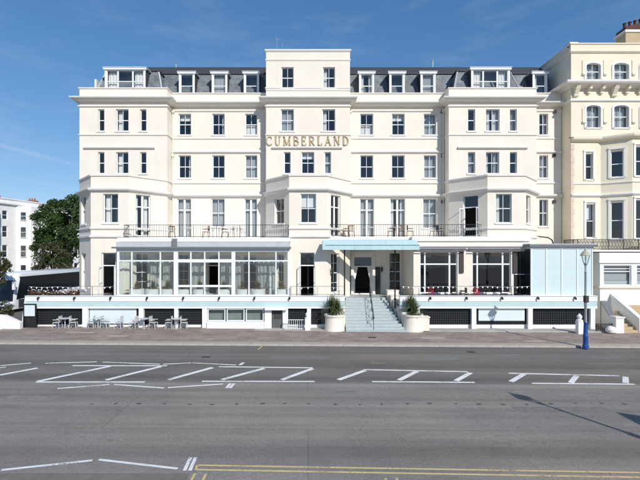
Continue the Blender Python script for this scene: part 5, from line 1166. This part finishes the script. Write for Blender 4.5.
# front garden wall, pier and stone steps
fw = thing('garden_wall', 'white sloping entrance wall with square pier in front of yellow house', 'wall', (21.3, -4.6, -.15))
xp0, xp1 = wx(614.5, -5.6), wx(622.5, -5.6)
m_ = MB(); m_.box(xp0, xp1, -5.75, -5.2, -.4, .98); m_.build('pier', 'stucco_white', fw)
m_ = MB(); m_.box(xp0-.05, xp1+.05, -5.8, -5.15, .981, 1.07); m_.build('pier_cap', 'stucco_trim', fw)
xq = wx(600, -3.2)
m_ = MB(); m_.hexa([(xp0, -5.2, -.4), (xp0+.28, -5.2, -.4), (xq+.6, -2.9, -.4), (xq+.3, -2.9, -.4), (xp0, -5.2, .98), (xp0+.28, -5.2, .98), (xq+.6, -2.9, 1.75), (xq+.3, -2.9, 1.75)]); m_.build('sloping_wall', 'stucco_white', fw)
m_ = MB(); m_.hexa([(xp0-.05, -5.2, .98), (xp0+.33, -5.2, .98), (xq+.65, -2.9, 1.751), (xq+.25, -2.9, 1.751), (xp0-.05, -5.2, 1.06), (xp0+.33, -5.2, 1.06), (xq+.65, -2.9, 1.83), (xq+.25, -2.9, 1.83)]); m_.build('coping', 'lead', fw)
sw = thing('stone_steps', 'buff stone steps climbing to the yellow house at far right', 'steps', (23.2, -5.6, -.15))
for i in range(9): MB().box(xp1+.02+ i*.16, 27.5, -5.6+i*.30, -5.3+i*.30 if i < 8 else -2.86, -.4, -.02+(i+1)*.17).build('step', 'stone_step', sw)
m_ = MB(); m_.hexa([(xp1+1.1, -5.65, -.4), (xp1+1.4, -5.65, -.4), (xp1+1.4, -2.86, -.4), (xp1+1.1, -2.86, -.4), (xp1+1.1, -5.65, .95), (xp1+1.4, -5.65, .95), (xp1+1.4, -2.86, 2.35), (xp1+1.1, -2.86, 2.35)])
tag(m_.build('step_parapet', 'stucco_white'), 'white sloping parapet beside buff stone steps at right edge', 'wall')
# dark basement railings and a white sack by the booth
m_ = MB(); railing(m_, [(wx(596.5, -5.4), -5.4), (wx(613.5, -5.4), -5.4)], -.1, .55, .12, .03); tag(m_.build('area_railing', 'black_metal'), 'low black area railing between terrace end and white pier', 'railing')
m_ = MB(); cx = wx(610.5, -5.75); m_.lathe([(.14, -.02), (.30, .08), (.33, .25), (.22, .42), (.05, .48)], (cx, -5.8, gz(cx)+.12), 14); tag(m_.build('white_sack', 'stucco_white', None, True), 'small white sack on pavement beside the black area railing', 'sack')

# ================================================================== LEFT SIDE: STREET, COACH, TREE, FAR TERRACE
wlw = MB(); a0, a1 = wx(-30, -5.2), wx(23, -5.2)
for i in range(10):
    x0, x1 = a0+(a1-a0)*i/10, a0+(a1-a0)*(i+1)/10; h = lambda x: 1.02 + .16*math.sin((x-a0)*.9) - .35*max(0, (x-(a1-1.1))/1.1)
    wlw.hexa([(x0, -5.5, -.2), (x1, -5.5, -.2), (x1, -5.2, -.2), (x0, -5.2, -.2), (x0, -5.5, h(x0)), (x1, -5.5, h(x1)), (x1, -5.2, h(x1)), (x0, -5.2, h(x0))])
tag(wlw.build('boundary_wall', 'stucco_white'), 'low white rendered boundary wall at bottom left corner', 'wall')

def coach():
    W, L, H = 2.5, 12.2, 3.45; X1 = -25.15; X0 = X1-W; Y0 = 2.4
    t = thing('coach', 'white touring coach with black side windows parked in the side street', 'coach', ((X0+X1)/2, Y0+L/2, gz(-26)))
    zg = gz(-26)
    # body: rounded section lofted along its length, raked front
    sec = lambda k, zt: [(-W/2*k, .32), (W/2*k, .32), (W/2, .75), (W/2, zt-.45), (W/2-.12, zt-.12), (W/2-.35, zt), (-W/2+.35, zt), (-W/2+.12, zt-.12), (-W/2, zt-.45), (-W/2, .75)]
    def loft(mb, rings):
        ks = []
        for r in rings: ks.append(len(mb.v)); mb.v += r
        n = len(rings[0])
        for a, b in zip(ks, ks[1:]):
            for i in range(n): mb.f.append((a+i, a+(i+1)%n, b+(i+1)%n, b+i))
        mb.f.append(tuple(ks[0]+i for i in reversed(range(n)))); mb.f.append(tuple(ks[-1]+i for i in range(n)))
    b = MB(); cx = (X0+X1)/2; rings = []
    for y, zt, s in ((0, 2.6, .90), (.12, 3.0, .95), (.45, 3.36, .985), (1.2, 3.45, 1), (L-.5, 3.45, 1), (L-.1, 3.3, .98), (L, 3.0, .95)):
        rings.append([(cx+px*s, Y0+y+max(0, .22*(pz-1.1))*(1 if y < .5 else 0), zg+pz) for px, pz in sec(.97, zt)])
    loft(b, rings); b.build('body', 'coach_white', t, True)
    gl = MB(); gl.hexa([(X1-.02, Y0+.32, zg+1.15), (X1-.02, Y0+L-.3, zg+1.55), (X1+.012, Y0+L-.3, zg+1.55), (X1+.012, Y0+.32, zg+1.15), (X1-.1, Y0+.85, zg+3.1), (X1-.1, Y0+L-.3, zg+3.12), (X1+.012, Y0+L-.3, zg+3.09), (X1+.012, Y0+.85, zg+3.08)]); gl.build('side_glazing', 'coach_black', t)
    lo = MB(); lo.box(X1-.02, X1+.01, Y0+.6, Y0+L-.4, zg+.42, zg+1.12); mat('coach_grey', (0.05, 0.055, 0.065), .25, .03); lo.build('lower_panel', 'coach_grey', t)
    ws = MB(); ws.hexa([(X0+.15, Y0-.05, zg+1.05), (X1-.15, Y0-.05, zg+1.05), (X1-.12, Y0+.3, zg+1.05), (X0+.12, Y0+.3, zg+1.05), (X0+.22, Y0+.36, zg+2.80), (X1-.22, Y0+.36, zg+2.80), (X1-.22, Y0+.8, zg+2.80), (X0+.22, Y0+.8, zg+2.80)]); ws.build('windscreen', 'coach_black', t)
    for y in (2.2, 8.6, 9.9):
        for x, s in ((X1, 1), (X0, -1)):
            w = MB(); w.tube([(x-s*.28, Y0+y, zg+.5), (x+s*.02, Y0+y, zg+.5)], .5, 20); wo = w.build('wheel', 'tyre', t); r = MB(); r.tube([(x+s*.021, Y0+y, zg+.5), (x+s*.035, Y0+y, zg+.5)], .3, 16); r.build('rim', 'chrome', wo)
    for x, s in ((X0, -1), (X1, 1)):
        m = MB(); m.tube([(x-s*.2, Y0+.3, zg+3.0), (x+s*.15, Y0-.25, zg+2.95), (x+s*.22, Y0-.35, zg+2.7)], [.05, .045, .04], 8); m.box(x+s*.22-.11, x+s*.22+.11, Y0-.43, Y0-.27, zg+2.05, zg+2.72); m.build('mirror', 'coach_white', t)
        hl = MB(); hl.box(x-s*.55-.2, x-s*.55+.2, Y0-.165, Y0-.1, zg+.62, zg+.82); hl.build('headlight', 'chrome', t)
    pn = MB(); pn.box(cx-.26, cx+.26, Y0-.15, Y0-.125, zg+.42, zg+.54); pn.build('number_plate', 'gloss_white', t)
coach()

def leaf_tree(base, H, R_, label, nleaf, m, seed, trunk=.28, name='broadleaf_tree', low=.3, leaf=.16, grp=None):
    t = thing(name, label, 'tree', base, grp); rnd = random.Random(seed); tr = MB()
    bx, by, bz = base; top = Vector((bx+rnd.uniform(-.2,.2), by, bz+H*.75)); tr.tube([base, (bx+.1, by, bz+H*.35), top], [trunk, trunk*.7, trunk*.2], 9)
    cl = []
    for i in range(46):
        a = rnd.uniform(0, 2*math.pi); h = rnd.uniform(low, .97); rr = R_*math.sqrt(max(.05, 1-((h-.58)/.46)**2))*rnd.uniform(.45, 1.0); c = Vector((bx+rr*math.cos(a), by+rr*math.sin(a), bz+H*h)); cl.append((c, rnd.uniform(.14, .26)*R_))
        if i < 16: tr.tube([(bx+.05, by, bz+H*max(.2, h-.3)), c], [trunk*.35, trunk*.08], 6, False)
    tr.build('trunk', 'bark', t); lv = MB()
    for i in range(nleaf):
        c, r = cl[rnd.randrange(len(cl))]; d = Vector((rnd.gauss(0,1), rnd.gauss(0,1), rnd.gauss(0,1))).normalized(); p = c + Vector((d.x, d.y, d.z*.8))*r*rnd.uniform(.5, 1.15)*1.25
        n = (d*.7+Vector((rnd.gauss(0,.5), rnd.gauss(0,.5), rnd.gauss(0,.5)))).normalized(); u = n.orthogonal().normalized(); v = n.cross(u); s = leaf*rnd.uniform(.6, 1.3)
        lv.quad(p-u*s, p-v*s*.6, p+u*s, p+v*s*.6)
    tag(lv.build('crown', m, t), kind='stuff')
leaf_tree((-31.2, 22, gz(-31)), 12.7, 3.6, 'tall dark green tree between the far white terrace and the hotel', 15000, 'leaf_tree', 3)
leaf_tree((-34.7, 24, gz(-33)), 12.3, 2.7, 'second dark tree just behind, nearer the far white terrace', 9000, 'leaf_tree', 5)
leaf_tree((wx(53, 12), 12.0, gz(-26)), 6.2, 2.0, 'smaller olive bush-like tree behind the coach', 4200, 'leaf_bush', 8, .12, leaf=.11)
leaf_tree((wx(-9, 0.0), 0.0, gz(-25)), 5.9, 1.2, 'feathery olive shrub at far left edge beside the coach', 2200, 'leaf_bush', 9, .08, 'tall_shrub', .45, .09)
# small bush and a low car behind the wall at far left
leaf_tree((wx(3, -3.5), -3.5, gz(-22)), 1.75, .65, 'small brownish bush behind the low white wall', 1600, 'leaf_bush', 12, .05, 'low_bush', .3, .07)

def far_terrace():
    t = thing('terrace_house_row', 'far white four-storey terrace with bay windows at left edge', 'building', (-51.2, 38, -.3)); XW = -51.2
    YS = 24.0; YE_ = 88.0; HT = 14.4; w = MB(); seg = Seg((XW, YS), (XW, YE_)); seg.n = Vector((1, 0)); hs = []
    def wn(s, u0, u1, z0, z1):
        key = ('far', round(u1-u0, 2), round(z1-z0, 2))
        if key not in WCACHE: WCACHE[key] = (grid_frame(u1-u0, z1-z0, [], [((z1-z0)/2, .07)], .08).mesh('window_frame', 'gloss_white'), MB().quad((-(u1-u0)/2, .05, 0), ((u1-u0)/2, .05, 0), ((u1-u0)/2, .05, z1-z0), (-(u1-u0)/2, .05, z1-z0)).mesh('pane', 'glass_dark'))
        loc = Vector(s.P((u0+u1)/2, z0, -.12)) - t.location; o = link_mesh('window', WCACHE[key][0], t, loc, math.atan2(s.n.x, -s.n.y)); link_mesh('pane', WCACHE[key][1], o)
    fl = [(1.2, 3.2), (4.5, 6.6), (7.9, 9.8), (10.9, 12.4)]
    nby = 8; step = (YE_-YS)/nby
    for k in range(nby):
        y0 = YS+k*step; s0 = Seg((XW, y0), (XW, y0+step)); s0.n = Vector((1, 0)); hh = []
        for (a, b) in fl[3:]: hh.append((5.7, 6.7, a, b))
        for (a, b) in fl[:3]: hh.append((5.7, 6.7, a, b))
        for h in hh: wn(s0, *h)
        panel(w, s0, -.5, HT, hh)
        pb = [(XW, y0+.3), (XW+1.8, y0+1.6), (XW+1.8, y0+3.3), (XW, y0+4.6)]
        for i, (p, q) in enumerate(zip(pb, pb[1:])):
            s1 = Seg(p, q); s1.n = -s1.n; hb = [(s1.L/2-.45, s1.L/2+.45, a, b) for a, b in fl]
            for h in hb: wn(s1, *h)
            panel(w, s1, -.5, 13.4, hb)
        w.poly([(x, y, 13.4) for x, y in pb])
    w.box(XW-10, XW-.3, YS, YE_, -.5, .2); w.quad((XW, YS, -.5), (XW-10, YS, -.5), (XW-10, YS, HT), (XW, YS, HT)); w.build('wall', 'far_render', t)
    rev = [(x, y) for x, y in ((XW, YE_), (XW, YS), (XW-10, YS))]
    rev = rev[::-1]
    c = MB()
    for z0, z1, d in ((HT-.9, HT-.6, .35), (HT-.05, HT+.12, .12)): c.box(XW-.05, XW+d, YS-.05, YE_, z0, z1)
    c.build('cornice', 'far_render', t); r = MB(); r.box(XW-9.9, XW-.1, YS+.1, YE_-.1, HT-.3, HT-.1); r.build('roof', 'dark_roof', t)
    rm_ = MB(); rm_.quad((XW-3, YS, 0), (XW-3, YE_, 0), (XW-3, YE_, HT-.3), (XW-3, YS, HT-.3)); rm_.build('room_interior', 'room', t)
    for k in range(nby+1):
        y = YS+k*step; m = MB(); m.box(XW-5.5, XW-3.5, max(YS+.1, y-.5), y+.5, HT-.2, HT+.9); q = m.build('chimney', 'terracotta', t)
        for j in range(3): MB().lathe([(.15, 0), (.12, .5)], (XW-5.1+j*.6, y if k else YS+.3, HT+.9), 8).build('chimney_pot', 'terracotta', q)
    t.rotation_euler.z = -R(13)
far_terrace()

# ------- assumed shelter out of view, added and shaped to throw the second road shadow
sh = thing('assumed_shelter', 'assumed unseen hipped shelter at right, added to cast a road shadow', 'shelter', (13.9, -26.2, 0))
m_ = MB(); cx, cy = 13.5, -25.65
m_.poly([(cx-1.15, cy-1.15, 2.6), (cx+1.15, cy-1.15, 2.6), (cx, cy, 4.25)]); m_.poly([(cx+1.15, cy-1.15, 2.6), (cx+1.15, cy+1.15, 2.6), (cx, cy, 4.25)]); m_.poly([(cx+1.15, cy+1.15, 2.6), (cx-1.15, cy+1.15, 2.6), (cx, cy, 4.25)]); m_.poly([(cx-1.15, cy+1.15, 2.6), (cx-1.15, cy-1.15, 2.6), (cx, cy, 4.25)])
m_.build('roof', 'slate', sh)
for sx in (-1, 1):
    for sy in (-1, 1): MB().box(cx+sx*1.0-.06, cx+sx*1.0+.06, cy+sy*1.0-.06, cy+sy*1.0+.06, 0, 2.62).build('post', 'white_paint', sh)
MB().box(cx-.95, cx+.95, cy-.25, cy+.25, .42, .47).build('bench', 'brown_chair', sh); MB().box(cx-.95, cx+.95, cy-.03, cy+.03, .47, 2.3).build('screen', 'white_paint', sh)
